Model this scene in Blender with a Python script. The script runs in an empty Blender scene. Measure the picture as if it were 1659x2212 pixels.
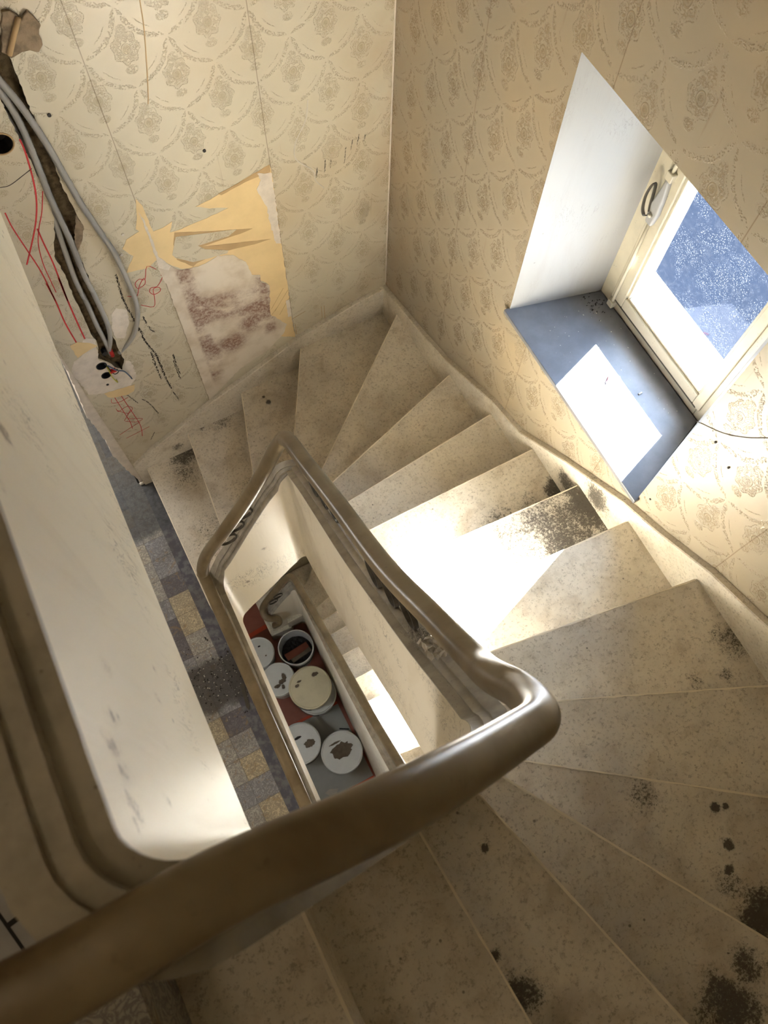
import bpy, bmesh, math, random
import numpy as np
from mathutils import Vector, Matrix
from mathutils.geometry import delaunay_2d_cdt
random.seed(7)
PI = math.pi
H = 0.17            # riser
ST = 18 * H         # storey height
sc = bpy.context.scene
COL = sc.collection

# ------------------------------------------------------------------ camera (calibrated)
CP = [-1.24021536, -2.19789921, 4.20906058, -0.536771192, 0.371230257, 0.0578102573, 1728.47738]
def _rot(y, p, r):
    cy, sy = math.cos(y), math.sin(y); cp, sp = math.cos(p), math.sin(p); cr, sr = math.cos(r), math.sin(r)
    return (np.array([[cy, -sy, 0], [sy, cy, 0], [0, 0, 1]]) @ np.array([[1, 0, 0], [0, cp, -sp], [0, sp, cp]])
            @ np.array([[cr, -sr, 0], [sr, cr, 0], [0, 0, 1]]))
CR = _rot(*CP[3:6]); CC = np.array(CP[:3])
def _ray(p):
    return CR @ np.array([(p[0] - 829.5) / CP[6], -(p[1] - 1106) / CP[6], -1.0])
def on(p, axis, val):
    """real point of the axis-aligned surface (axis = val) seen at photo pixel p"""
    d = _ray(p); t = (val - CC[axis]) / d[axis]
    return Vector(CC + t * d)
def onB(p, y=0.0): return on(p, 1, y)
def onW(p, x=0.0): return on(p, 0, x)
def onZ(p, z): return on(p, 2, z)

cam = bpy.data.cameras.new('camera'); co = bpy.data.objects.new('camera', cam); COL.objects.link(co)
M = Matrix([list(CR[i]) for i in range(3)]).to_4x4(); M.translation = Vector(CC); co.matrix_world = M
cam.sensor_fit = 'HORIZONTAL'; cam.sensor_width = 36.0; cam.lens = 36.0 * CP[6] / 1659.0
cam.clip_start = 0.02; cam.clip_end = 200
cam.dof.use_dof = True; cam.dof.focus_distance = 2.7; cam.dof.aperture_fstop = 11.0
sc.camera = co

# ------------------------------------------------------------------ materials
def srgb(r, g, b):
    f = lambda c: (c / 255 / 12.92) if c / 255 <= 0.04045 else ((c / 255 + 0.055) / 1.055) ** 2.4
    return (f(r), f(g), f(b), 1)
class NT:
    def __init__(s, name):
        s.m = bpy.data.materials.new(name); s.m.use_nodes = True
        s.t = s.m.node_tree; s.n = s.t.nodes; s.l = s.t.links
        s.b = s.n['Principled BSDF']; s.out = s.n['Material Output']
        s.tc = s.n.new('ShaderNodeTexCoord'); s.co = s.tc.outputs['Object']
    def put(s, sock, v):
        if isinstance(v, bpy.types.NodeSocket): s.l.new(v, sock)
        elif v is not None: sock.default_value = v
    def math(s, op, a, b=None, c=None, clamp=False):
        n = s.n.new('ShaderNodeMath'); n.operation = op; n.use_clamp = clamp
        for i, v in enumerate((a, b, c)):
            if v is not None: s.put(n.inputs[i], v)
        return n.outputs[0]
    def vmath(s, op, a, b=None):
        n = s.n.new('ShaderNodeVectorMath'); n.operation = op
        s.put(n.inputs[0], a)
        if b is not None: s.put(n.inputs[1], b)
        return n.outputs['Value' if op in ('DISTANCE', 'LENGTH') else 0]
    def sep(s, v):
        n = s.n.new('ShaderNodeSeparateXYZ'); s.put(n.inputs[0], v); return n.outputs
    def comb(s, x, y, z):
        n = s.n.new('ShaderNodeCombineXYZ')
        for i, v in enumerate((x, y, z)): s.put(n.inputs[i], v)
        return n.outputs[0]
    def noise(s, scale, detail=4, rough=0.55, vec=None, dist=0.0):
        n = s.n.new('ShaderNodeTexNoise'); n.inputs['Scale'].default_value = scale
        n.inputs['Detail'].default_value = detail; n.inputs['Roughness'].default_value = rough
        n.inputs['Distortion'].default_value = dist
        s.put(n.inputs['Vector'], vec if vec is not None else s.co); return n.outputs[0]
    def voro(s, scale, vec=None, feat='F1', out='Distance', rnd=1.0):
        n = s.n.new('ShaderNodeTexVoronoi'); n.feature = feat; n.inputs['Scale'].default_value = scale
        n.inputs['Randomness'].default_value = rnd
        s.put(n.inputs['Vector'], vec if vec is not None else s.co); return n.outputs[out]
    def ramp(s, f, a, b):
        """smooth 0..1 between a and b (a>b inverts)"""
        n = s.n.new('ShaderNodeMapRange'); n.interpolation_type = 'SMOOTHSTEP'
        s.put(n.inputs['Value'], f)
        if a < b:
            n.inputs['From Min'].default_value = a; n.inputs['From Max'].default_value = b
            return n.outputs[0]
        n.inputs['From Min'].default_value = b; n.inputs['From Max'].default_value = a
        return s.math('SUBTRACT', 1.0, n.outputs[0])
    def mix(s, f, a, b, blend='MIX'):
        n = s.n.new('ShaderNodeMix'); n.data_type = 'RGBA'; n.blend_type = blend
        s.put(n.inputs[0], f); s.put(n.inputs[6], a); s.put(n.inputs[7], b); return n.outputs[2]
    def bump(s, h, strength=0.3, dist=0.002):
        n = s.n.new('ShaderNodeBump'); n.inputs['Strength'].default_value = strength
        n.inputs['Distance'].default_value = dist; s.put(n.inputs['Height'], h)
        s.l.new(n.outputs[0], s.b.inputs['Normal'])
    def done(s, col, rough=0.5, spec=0.5, metal=0.0):
        s.put(s.b.inputs['Base Color'], col); s.put(s.b.inputs['Roughness'], rough)
        s.b.inputs['Specular IOR Level'].default_value = spec; s.b.inputs['Metallic'].default_value = metal
        return s.m

def simple(name, col, rough=0.5, var=0.12, scale=6, spec=0.4, speck=0.0, metal=0.0, bump=0.0, dark=None):
    t = NT(name); n = t.noise(scale, 5, 0.6)
    dk = dark or tuple(c * (1 - var * 2) for c in col[:3]) + (1,)
    c = t.mix(t.ramp(n, 0.35, 0.7), col, dk)
    if speck:
        v = t.voro(90); c = t.mix(t.math('MULTIPLY', t.ramp(v, 0.16, 0.08), t.ramp(t.noise(9), 0.5, 0.6)), c, tuple(x * (1 - speck) for x in col[:3]) + (1,))
    if bump: t.bump(t.noise(scale * 12, 4), bump, 0.002)
    return t.done(c, rough, spec, metal)

def wallpaper(name, plane, u0, v0, seams, dim=0.0):
    t = NT(name); X = t.sep(t.co)
    u = X[0] if plane == 'B' else X[1]; v = X[2]
    DU, DV = 0.128, 0.131
    U = t.math('DIVIDE', t.math('SUBTRACT', u, u0), DU); V = t.math('DIVIDE', t.math('SUBTRACT', v, v0), DV)
    a = t.math('MULTIPLY', t.math('ADD', U, V), 0.5); b = t.math('MULTIPLY', t.math('SUBTRACT', U, V), 0.5)
    fr = lambda q: t.math('SUBTRACT', q, t.math('ROUND', q))
    fa, fb = fr(a), fr(b)
    du = t.math('MULTIPLY', t.math('ADD', fa, fb), DU); dv = t.math('MULTIPLY', t.math('SUBTRACT', fa, fb), DV)
    def ell(cx, cy, rx, ry):
        p = t.math('DIVIDE', t.math('SUBTRACT', du, cx), rx); q = t.math('DIVIDE', t.math('SUBTRACT', dv, cy), ry)
        return t.math('SQRT', t.math('ADD', t.math('MULTIPLY', p, p), t.math('MULTIPLY', q, q)))
    uv = t.comb(u, v, 0.0)
    r = ell(0, 0, 0.0118, 0.0150)
    ring = t.ramp(t.math('ABSOLUTE', t.math('SUBTRACT', r, 1.12)), 0.20, 0.08)
    inner = t.ramp(r, 1.0, 0.92)
    fn = t.ramp(t.math('ABSOLUTE', t.math('SUBTRACT', t.noise(230, 1, 0.5, uv), 0.5)), 0.10, 0.03)
    flower = t.math('MULTIPLY', t.ramp(r, 0.75, 0.55), fn)
    ang = t.math('ARCTAN2', t.math('DIVIDE', dv, 0.0150), t.math('DIVIDE', du, 0.0118))
    lobe = t.math('MULTIPLY', t.math('COSINE', t.math('MULTIPLY', ang, 7.0)), 0.30)
    up_ = t.math('MULTIPLY', t.math('SINE', ang), 0.35)
    rl = t.math('SUBTRACT', t.math('SUBTRACT', r, lobe), up_)
    curl = t.ramp(t.math('ABSOLUTE', t.math('SUBTRACT', t.noise(120, 1.5, 0.5, uv, 0.8), 0.5)), 0.075, 0.03)
    leaf = t.ramp(t.voro(170, uv), 0.42, 0.26)
    fil = t.math('MAXIMUM', curl, t.math('MULTIPLY', leaf, t.ramp(t.noise(60, 1, 0.5, uv), 0.42, 0.52)))
    mass = t.math('MULTIPLY', t.math('MULTIPLY', t.ramp(rl, 1.35, 1.5), t.ramp(rl, 3.3, 2.6)), fil)
    bead = t.ramp(t.voro(330, uv), 0.60, 0.34)
    edge = t.math('MULTIPLY', t.ramp(t.math('ABSOLUTE', t.math('SUBTRACT', rl, 3.35)), 0.17, 0.09), bead)
    # swags of leaves hanging from medallion to medallion
    p2 = t.math('DIVIDE', t.math('SUBTRACT', t.math('ABSOLUTE', du), 0.128), 0.118); q2 = t.math('DIVIDE', t.math('SUBTRACT', dv, 0.131), 0.120)
    r2 = t.math('SQRT', t.math('ADD', t.math('MULTIPLY', p2, p2), t.math('MULTIPLY', q2, q2)))
    wv = t.math('MULTIPLY', t.math('SUBTRACT', t.noise(48, 1, 0.5, uv), 0.5), 0.06)
    sw = t.math('MULTIPLY', t.ramp(t.math('ABSOLUTE', t.math('SUBTRACT', t.math('ADD', r2, wv), 1.0)), 0.075, 0.035), t.ramp(t.voro(210, uv), 0.56, 0.30))
    sw2 = t.math('MULTIPLY', t.ramp(t.math('ABSOLUTE', t.math('SUBTRACT', r2, 0.80)), 0.016, 0.008), bead)
    bow = t.math('MULTIPLY', t.ramp(ell(0, 0.060, 0.015, 0.017), 1.2, 0.8), fil)
    bow2 = t.math('MULTIPLY', t.ramp(ell(0, -0.066, 0.018, 0.014), 1.2, 0.8), fil)
    pat = t.math('MAXIMUM', t.math('MAXIMUM', ring, mass), t.math('MAXIMUM', t.math('MAXIMUM', sw, sw2), t.math('MAXIMUM', t.math('MAXIMUM', edge, flower), t.math('MAXIMUM', bow, bow2))))
    wear = t.ramp(t.noise(2.2, 3), 0.2, 0.55)
    base = srgb(200, 192, 172); pc = srgb(181, 170, 145); pi = srgb(174, 162, 132)
    if dim: base = srgb(162, 151, 132); pc = srgb(146, 133, 110); pi = srgb(140, 126, 100)  # same paper toned darker, so the dimmer light is in its colour
    c = t.mix(t.math('MULTIPLY', pat, 0.55), base, pc)
    c = t.mix(t.math('MULTIPLY', inner, 0.55), c, pi)
    # aging: ochre staining near the corner and low on the wall, dirty patches
    st = t.math('MULTIPLY', t.ramp(t.noise(1.3, 4), 0.42, 0.7), 0.45)
    c = t.mix(st, c, srgb(186, 164, 128), 'MIX')
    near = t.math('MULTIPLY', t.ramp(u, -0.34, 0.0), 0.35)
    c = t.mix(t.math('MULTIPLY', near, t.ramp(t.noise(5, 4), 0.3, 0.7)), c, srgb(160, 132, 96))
    # drip marks
    dn = t.noise(1.0, 3, 0.6, t.comb(t.math('MULTIPLY', u, 42.0), t.math('MULTIPLY', v, 2.2), 3.0))
    c = t.mix(t.math('MULTIPLY', t.ramp(dn, 0.66, 0.74), 0.22), c, srgb(120, 90, 60))
    for s0 in seams:
        wob = t.math('MULTIPLY', t.math('SUBTRACT', t.noise(3, 2), 0.5), 0.006)
        ln = t.ramp(t.math('ABSOLUTE', t.math('ADD', t.math('SUBTRACT', u, s0), wob)), 0.0022, 0.0007)
        c = t.mix(t.math('MULTIPLY', ln, 0.6), c, srgb(110, 88, 60))
    sp = t.math('MULTIPLY', t.ramp(t.voro(38, uv), 0.06, 0.03), t.ramp(t.noise(7, 2), 0.55, 0.6))
    c = t.mix(t.math('MULTIPLY', sp, 0.7), c, srgb(70, 60, 48))
    t.bump(t.math('ADD', t.math('MULTIPLY', pat, 1.0), t.math('MULTIPLY', t.noise(30, 3), 0.25)), 0.75, 0.0018)
    rough = t.math('SUBTRACT', t.math('ADD', 0.31, t.math('MULTIPLY', t.noise(4, 3), 0.16)), t.math('MULTIPLY', pat, 0.13))
    return t.done(c, rough, 0.5)

def stone(name, base, dark, blots=(), rough=0.5):
    """worn terrazzo-like stone; blots = (centre, radius, strength) stains that sit on the stone"""
    t = NT(name)
    big = t.noise(3.2, 5, 0.6); c = t.mix(t.ramp(big, 0.38, 0.68), base, tuple(x * 0.80 for x in base[:3]) + (1,))
    c = t.mix(t.math('MULTIPLY', t.ramp(t.noise(6.5, 4, 0.6, None, 0.4), 0.52, 0.72), 0.55), c, dark)
    fine = t.noise(95, 5, 0.82)
    c = t.mix(t.math('MULTIPLY', t.ramp(t.noise(22, 5, 0.75), 0.48, 0.70), 0.36), c, tuple(x * 0.86 for x in dark[:3]) + (1,))
    c = t.mix(t.math('MULTIPLY', t.ramp(fine, 0.52, 0.64), 0.58), c, tuple(x * 0.5 for x in dark[:3]) + (1,))
    c = t.mix(t.math('MULTIPLY', t.ramp(t.noise(140, 2), 0.58, 0.68), 0.20), c, srgb(215, 205, 188))
    sp = t.math('MULTIPLY', t.ramp(t.voro(24), 0.09, 0.05), t.ramp(t.noise(5, 2), 0.52, 0.6))
    c = t.mix(t.math('MULTIPLY', sp, 0.65), c, srgb(52, 45, 38))
    if blots:
        g = t.noise(120, 6, 0.9); g2 = t.noise(13, 4, 0.65); g3 = t.noise(38, 4, .7)
        wob = t.math('ADD', t.math('SUBTRACT', g2, 0.5), t.math('MULTIPLY', t.math('SUBTRACT', g3, 0.5), 0.6))
        tot = None
        for (p, rad, k) in blots:
            d = t.vmath('DISTANCE', t.co, tuple(p))
            d = t.math('ADD', d, t.math('MULTIPLY', wob, rad * 1.3))
            f = t.math('MULTIPLY', t.ramp(d, rad * 1.15, rad * 0.1), k)
            tot = f if tot is None else t.math('MAXIMUM', tot, f)
        f = t.ramp(t.math('ADD', tot, t.math('MULTIPLY', t.math('SUBTRACT', g, 0.5), 4.2)), 0.45, 0.85)
        f = t.math('MULTIPLY', f, t.ramp(tot, 0.03, 0.35))
        c = t.mix(t.math('MULTIPLY', f, 0.85), c, srgb(36, 32, 27))
        c = t.mix(t.math('MULTIPLY', t.ramp(tot, 0.1, 1.0), 0.30), c, srgb(78, 68, 54))
    t.bump(t.noise(40, 3, 0.7), 0.10, 0.002)
    return t.done(c, t.math('ADD', rough - 0.08, t.math('MULTIPLY', t.noise(8), 0.2)), 0.45)

def painted(name, base, stain, amt=0.5, rough=0.45, dirs=(14, 14, 2.0), blots=()):
    """old oil paint with brush waves, run marks and scuffs"""
    t = NT(name)
    v = t.vmath('MULTIPLY', t.co, dirs)
    n1 = t.noise(1.0, 5, 0.62, v, 0.6)
    c = t.mix(t.math('MULTIPLY', t.ramp(n1, 0.45, 0.75), 0.35), base, stain)
    n2 = t.noise(1.9, 4, 0.7, t.vmath('MULTIPLY', t.co, (dirs[0] * 1.3, dirs[1] * 1.3, dirs[2] * 2)), 1.2)
    line = t.ramp(t.math('ABSOLUTE', t.math('SUBTRACT', n2, 0.5)), 0.017, 0.005)
    m = t.ramp(t.noise(3.2, 3), 0.5, 0.64)
    c = t.mix(t.math('MULTIPLY', t.math('MULTIPLY', line, m), amt), c, tuple(x * 0.42 for x in stain[:3]) + (1,))
    spk = t.math('MULTIPLY', t.ramp(t.voro(20), 0.10, 0.04), t.ramp(t.noise(4, 2), 0.55, 0.62))
    c = t.mix(t.math('MULTIPLY', spk, amt), c, srgb(60, 48, 40))
    if blots:
        w1 = t.math('SUBTRACT', t.noise(26, 5, 0.7), 0.5); w2 = t.noise(70, 6, 0.8); tot = None
        for (p, rad, k) in blots:
            d = t.vmath('LENGTH', t.vmath('MULTIPLY', t.vmath('SUBTRACT', t.co, tuple(p)), (1, 1, .55)))
            d = t.math('ADD', d, t.math('MULTIPLY', w1, rad * 2.2)); f = t.math('MULTIPLY', t.ramp(d, rad, rad * .1), k)
            tot = f if tot is None else t.math('MAXIMUM', tot, f)
        f = t.ramp(t.math('ADD', tot, t.math('MULTIPLY', t.math('SUBTRACT', w2, 0.5), 2.0)), 0.35, 0.9)
        c = t.mix(t.math('MULTIPLY', t.math('MULTIPLY', f, t.ramp(tot, .05, .4)), 0.75), c, srgb(92, 76, 60))
        c = t.mix(t.math('MULTIPLY', tot, 0.30), c, srgb(150, 128, 98))
    t.bump(n1, 0.25, 0.004)
    return t.done(c, rough, 0.5)

MT = {}
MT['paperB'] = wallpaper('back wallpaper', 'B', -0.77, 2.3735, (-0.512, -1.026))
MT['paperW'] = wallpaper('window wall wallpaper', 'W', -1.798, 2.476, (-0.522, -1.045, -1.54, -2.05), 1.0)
STEP_STAINS = [((-0.0, -1.62, 1.53), .17, 1.5), ((-0.17, -1.64, 1.53), .24, .85), ((-.20, -1.72, 1.53), .16, 1.0), ((-0.36, -1.60, 1.53), .20, .55), ((0.0, -1.66, 1.55), .18, 1.0), ((-.03, -1.46, 1.36), .075, 1.2), ((-.30, -1.49, 1.36), .10, .7), ((-.16, -1.49, 1.36), .09, .6),
     ((-.53, -2.80, 2.21), .10, 1.2), ((-.56, -2.70, 2.21), .05, .6), ((-.63, -2.45, 2.21), .06, .6),
     ((-.76, -2.84, 2.38), .09, 1.1), ((-.68, -2.80, 2.38), .06, .9), ((-1.118, -2.58, 2.55), .055, 1.0), ((-1.06, -2.345, 2.55), .012, 1.6), ((-1.14, -2.51, 2.55), .02, 1.2),
     ((-.514, -2.632, 2.21), .018, 1.7), ((-.545, -2.675, 2.21), .016, 1.7), ((-.494, -2.551, 2.21), .014, 1.5), ((-.47, -2.56, 2.21), .010, 1.5),
     ((-1.25, -.03, .17), .14, .95), ((-1.30, -.14, .17), .14, .6), ((-1.27, -.55, .17), .22, .5), ((-1.0, -.02, .34), .10, .6), ((-1.26, -.78, .17), .16, .6), ((-1.03, -.5, .34), .16, .42), ((-.754, -.138, .51), .020, 1.6), ((-.765, -.10, .51), .014, 1.4),
     ((-1.12, -.02, .34), .03, .9), ((-.03, -2.25, 1.87), .09, .7), ((-.21, -2.30, 1.87), .04, .6), ((-.12, -2.33, 1.87), .03, .6)]
_sm = {}
def step_stone(k):
    own = tuple(b for b in STEP_STAINS if abs(b[0][2] - k * H) < .04) if k else ()
    key = k if own else 0
    if key not in _sm: _sm[key] = stone('worn beige stone', srgb(224, 215, 199), srgb(176, 160, 136), own)
    return _sm[key]
MT['skirt'] = stone('grey beige stone skirting', srgb(220, 212, 197), srgb(188, 174, 150),
    [((-.02, -1.62, 1.60), .10, 1.1), ((-.02, -1.48, 1.45), .08, 1.0), ((-1.28, -.02, .26), .05, .9)], 0.5)
MT['cream'] = painted('cream gloss paint', srgb(232, 223, 202), srgb(206, 192, 164), 0.85, blots=[(on(p, 0, -1.388), r, k) for p, r, k in [((262, 1545), .020, 1.0), ((270, 1600), .022, .7), ((318, 1738), .026, 1.1), ((300, 1660), .022, .6), ((250, 1735), .012, 1.3), ((345, 1440), .012, .9), ((352, 1500), .014, 1.0), ((375, 1602), .012, .9), ((388, 1722), .016, 1.0), ((508, 1750), .010, 1.2), ((10, 928), .018, .9), ((12, 1040), .016, .7), ((250, 1440), .016, .6), ((275, 1822), .008, 1.2), ((420, 1690), .010, .7)]] + [((-.975, -1.28, 1.62), .018, 1.3), ((-.978, -1.33, 1.55), .010, 1.0), ((-1.12, -.95, .75), .02, .7), ((-1.25, -.95, .42), .018, .9)])
MT['coping'] = simple('grey brown painted coping', srgb(170, 162, 146), 0.55, 0.16, 16, 0.4, 0.5)
MT['rail'] = None
def rail_mat():
    t = NT('brown handrail')
    n = t.noise(7, 4, 0.6, t.co, 0.3)
    c = t.mix(t.ramp(n, 0.35, 0.7), srgb(130, 115, 88), srgb(108, 92, 65))
    c = t.mix(t.math('MULTIPLY', t.ramp(t.noise(60, 4, 0.7), 0.6, 0.72), 0.25), c, srgb(60, 46, 30))
    t.bump(t.noise(18, 3), 0.08, 0.002)
    return t.done(c, t.math('ADD', 0.27, t.math('MULTIPLY', t.noise(20, 3), 0.14)), 0.5)
MT['rail'] = rail_mat()
MT['iron'] = simple('dark grey painted iron', srgb(74, 68, 58), 0.45, 0.1, 30)
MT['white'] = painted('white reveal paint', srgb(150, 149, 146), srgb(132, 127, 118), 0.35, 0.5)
MT['frame'] = simple('ivory window paint', srgb(186, 178, 156), 0.38, 0.06, 14, 0.5, 0.6)
MT['sill'] = simple('slate grey window board', srgb(122, 123, 128), 0.3, 0.12, 9, 0.5, 0.3)
MT['render'] = simple('rough pale render', srgb(196, 192, 184), 0.9, 0.22, 30, 0.2, 0.3, bump=0.8)
MT['asphalt'] = simple('bluish asphalt', srgb(30, 36, 46), 0.9, 0.06, 1.2, 0.1)
MT['plaster'] = simple('bare white plaster', srgb(222, 212, 200), 0.85, 0.07, 22, 0.2, 0.35, bump=0.4)
MT['lining'] = simple('ochre lining paper', srgb(228, 203, 156), 0.85, 0.05, 7, 0.2)
MT['liningd'] = simple('torn paper pulp edge', srgb(188, 160, 120), 0.9, 0.06, 9, 0.2)
MT['chase'] = simple('rough brown masonry', srgb(118, 102, 78), 0.95, 0.32, 38, 0.1, 0.6, bump=1.0)
MT['loam'] = simple('torn brown plaster', srgb(150, 132, 110), 0.95, 0.25, 24, 0.1, 0.3, bump=0.6)
MT['red'] = simple('red crayon', srgb(200, 60, 62), 0.7, 0.1, 50)
MT['pencil'] = simple('grey pencil', srgb(92, 84, 78), 0.8, 0.2, 60)
MT['scuff'] = simple('black scuff', srgb(66, 62, 58), 0.8, 0.25, 70)
MT['conduit'] = simple('grey plastic conduit', srgb(168, 167, 163), 0.4, 0.03, 8, 0.5)
MT['black'] = simple('black plastic', srgb(30, 30, 32), 0.4, 0.05, 8)
MT['void'] = simple('dark cavity', srgb(48, 40, 34), 0.95, 0.2, 30)
MT['redplastic'] = simple('red plastic', srgb(190, 40, 40), 0.4, 0.05, 8)
MT['bluewire'] = simple('slate blue wire', srgb(84, 100, 122), 0.4, 0.05, 8)
MT['yellowwire'] = simple('yellow green wire', srgb(170, 165, 60), 0.4, 0.05, 8)
MT['bucket'] = simple('white plastic bucket', srgb(210, 212, 210), 0.45, 0.05, 6, 0.5, 0.3)
MT['paintlid'] = simple('cream paint residue', srgb(196, 188, 160), 0.5, 0.06, 9, 0.4, 0.5)
MT['mud'] = simple('dried grey brown mortar', srgb(104, 92, 78), 0.9, 0.15, 20, bump=0.6)
MT['soil'] = simple('dark rubble fill', srgb(46, 42, 40), 0.95, 0.2, 40, bump=0.8)
MT['brick'] = simple('red brown offcut', srgb(112, 62, 44), 0.8, 0.12, 12)
MT['redfloor'] = simple('dull red floor', srgb(150, 90, 72), 0.6, 0.10, 7, 0.4, 0.4)
MT['orange'] = simple('orange red band', srgb(196, 78, 48), 0.6, 0.08, 14)
MT['sheet'] = simple('grey protective sheet', srgb(168, 168, 163), 0.75, 0.05, 5, 0.3)
MT['paper'] = simple('pale printed paper', srgb(176, 176, 178), 0.8, 0.08, 16, 0.2, 0.5)
MT['ink'] = simple('black ink', srgb(28, 26, 26), 0.7, 0.05, 20)
MT['dust'] = simple('grey dust', srgb(96, 92, 86), 1.0, 0.2, 40, 0.1, bump=0.8)
MT['chip'] = simple('pale plaster chips', srgb(206, 200, 190), 0.9, 0.08, 20)
MT['scrap'] = simple('crumpled beige film', srgb(186, 178, 164), 0.35, 0.08, 20)
MT['wood'] = simple('pale wood sliver', srgb(170, 138, 92), 0.7, 0.1, 20)
MT['ceil'] = simple('off white ceiling', srgb(205, 195, 172), 0.9, 0.05, 3)
MT['nosing'] = simple('pale nosing strip', srgb(240, 230, 210), 0.6, 0.06, 20)
def stain_plaster():
    t = NT('red stained plaster')
    v = t.vmath('MULTIPLY', t.co, (1.0, 1, 1.0)); X = t.sep(t.co)
    rv = t.comb(t.math('ADD', t.math('MULTIPLY', X[0], 4.5), t.math('MULTIPLY', X[2], 2.0)), 0, t.math('MULTIPLY', X[2], 7.0))
    n = t.math('ADD', t.math('MULTIPLY', t.noise(1.0, 3, 0.6, rv, 0.3), 0.8), t.math('MULTIPLY', t.noise(45, 5, 0.8), 0.25))
    # the plaster was wiped in bands: one along the top, one down each side, blots low in the middle
    up_ = t.math('SUBTRACT', X[2], t.math('MULTIPLY', t.math('ADD', X[0], 0.97), -0.30))      # falls to the right
    wob = t.math('MULTIPLY', t.math('SUBTRACT', t.noise(7, 4, 0.65), 0.5), 0.16)
    band = t.ramp(t.math('ABSOLUTE', t.math('ADD', t.math('SUBTRACT', up_, 1.255), wob)), 0.125, 0.05)
    left = t.math('MULTIPLY', t.ramp(t.math('ABSOLUTE', t.math('ADD', t.math('SUBTRACT', X[0], -0.945), wob)), 0.055, 0.02), t.ramp(X[2], 0.64, 0.74))
    right = t.math('MULTIPLY', t.ramp(t.math('ABSOLUTE', t.math('ADD', t.math('SUBTRACT', X[0], -0.630), t.math('MULTIPLY', wob, 0.5))), 0.045, 0.015), t.ramp(X[2], 0.86, 0.92))
    mid = t.ramp(t.vmath('DISTANCE', t.co, (-0.83, 0, 0.93)), 0.11, 0.03); mid2 = t.ramp(t.vmath('DISTANCE', t.co, (-0.71, 0, 1.02)), 0.10, 0.03)
    zone = t.math('MAXIMUM', t.math('MAXIMUM', band, left), t.math('MAXIMUM', right, t.math('MAXIMUM', mid, mid2)))
    zone = t.math('MULTIPLY', zone, t.math('MULTIPLY', t.ramp(X[0], -0.985, -0.965), t.ramp(X[0], -0.585, -0.61)))
    f = t.math('MULTIPLY', t.ramp(n, 0.36, 0.56), zone)
    fine = t.ramp(t.noise(70, 4, 0.8), 0.38, 0.58)
    c = t.mix(t.ramp(t.noise(8, 4), 0.4, 0.7), srgb(218, 208, 194), srgb(196, 182, 164))
    c = t.mix(t.math('MULTIPLY', f, t.math('ADD', 0.45, t.math('MULTIPLY', fine, 0.45))), c, srgb(124, 90, 78))
    t.bump(t.noise(60, 4), 0.3, 0.002)
    return t.done(c, 0.85, 0.2)
MT['stain'] = stain_plaster()
def mosaic():
    """old printed floor covering: 115 mm squares, some ochre, some slate, marbled; slate border at the stair"""
    t = NT('marbled square floor covering'); X = t.sep(t.co); S = 0.117
    gx = t.math('DIVIDE', t.math('ADD', X[0], 1.552), S); gy = t.math('DIVIDE', X[1], S)
    ix, iy = t.math('FLOOR', gx), t.math('FLOOR', gy)
    wn = t.n.new('ShaderNodeTexWhiteNoise'); wn.noise_dimensions = '2D'; t.l.new(t.comb(ix, iy, 0), wn.inputs['Vector'])
    k = wn.outputs['Value']
    c = t.mix(t.ramp(k, 0.30, 0.34), srgb(196, 182, 152), srgb(176, 172, 164))
    c = t.mix(t.ramp(k, 0.60, 0.64), c, srgb(152, 152, 155))
    c = t.mix(t.ramp(k, 0.86, 0.88), c, srgb(112, 108, 112))
    swirl = t.noise(34, 5, 0.65, t.vmath('ADD', t.co, t.comb(t.math('MULTIPLY', k, 9), 0, 0)), 2.2)
    m = t.ramp(t.math('ABSOLUTE', t.math('SUBTRACT', swirl, 0.5)), 0.10, 0.02)
    c = t.mix(t.math('MULTIPLY', m, 0.5), c, srgb(66, 64, 74))
    c = t.mix(t.math('MULTIPLY', t.ramp(t.noise(20, 4, 0.6, None, 1.5), 0.55, 0.68), 0.45), c, srgb(150, 122, 80))
    jx = t.math('ABSOLUTE', t.math('SUBTRACT', gx, t.math('ROUND', gx))); jy = t.math('ABSOLUTE', t.math('SUBTRACT', gy, t.math('ROUND', gy)))
    c = t.mix(t.math('MULTIPLY', t.ramp(t.math('MINIMUM', jx, jy), 0.022, 0.010), 0.4), c, srgb(58, 54, 52))
    bd = t.ramp(X[0], -1.553, -1.551)
    bc = t.mix(t.ramp(t.noise(22, 4, 0.6), 0.42, 0.62), srgb(78, 78, 88), srgb(108, 108, 112))
    c = t.mix(bd, c, bc)
    # worn grey screed where the covering is gone: by the wall end, and a dirty strip
    wv = t.math('ADD', X[1], t.math('MULTIPLY', t.math('SUBTRACT', t.noise(14, 4), 0.5), 0.12))
    g1 = t.ramp(wv, -0.36, -0.28)
    g2 = t.math('MULTIPLY', t.ramp(wv, -1.40, -1.34), t.ramp(wv, -1.08, -1.14))
    gc = t.mix(t.ramp(t.noise(30, 5, 0.7), 0.4, 0.65), srgb(74, 77, 81), srgb(52, 53, 55))
    c = t.mix(t.math('MULTIPLY', g1, 0.85), c, gc)
    c = t.mix(t.math('MULTIPLY', g2, 0.85), c, srgb(62, 58, 54))
    c = t.mix(t.math('MULTIPLY', t.ramp(t.noise(5, 4), 0.45, 0.7), 0.35), c, srgb(80, 72, 62))
    t.bump(t.noise(50, 3), 0.1, 0.002)
    return t.done(c, 0.5, 0.4)
MT['mosaic'] = mosaic()
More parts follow.
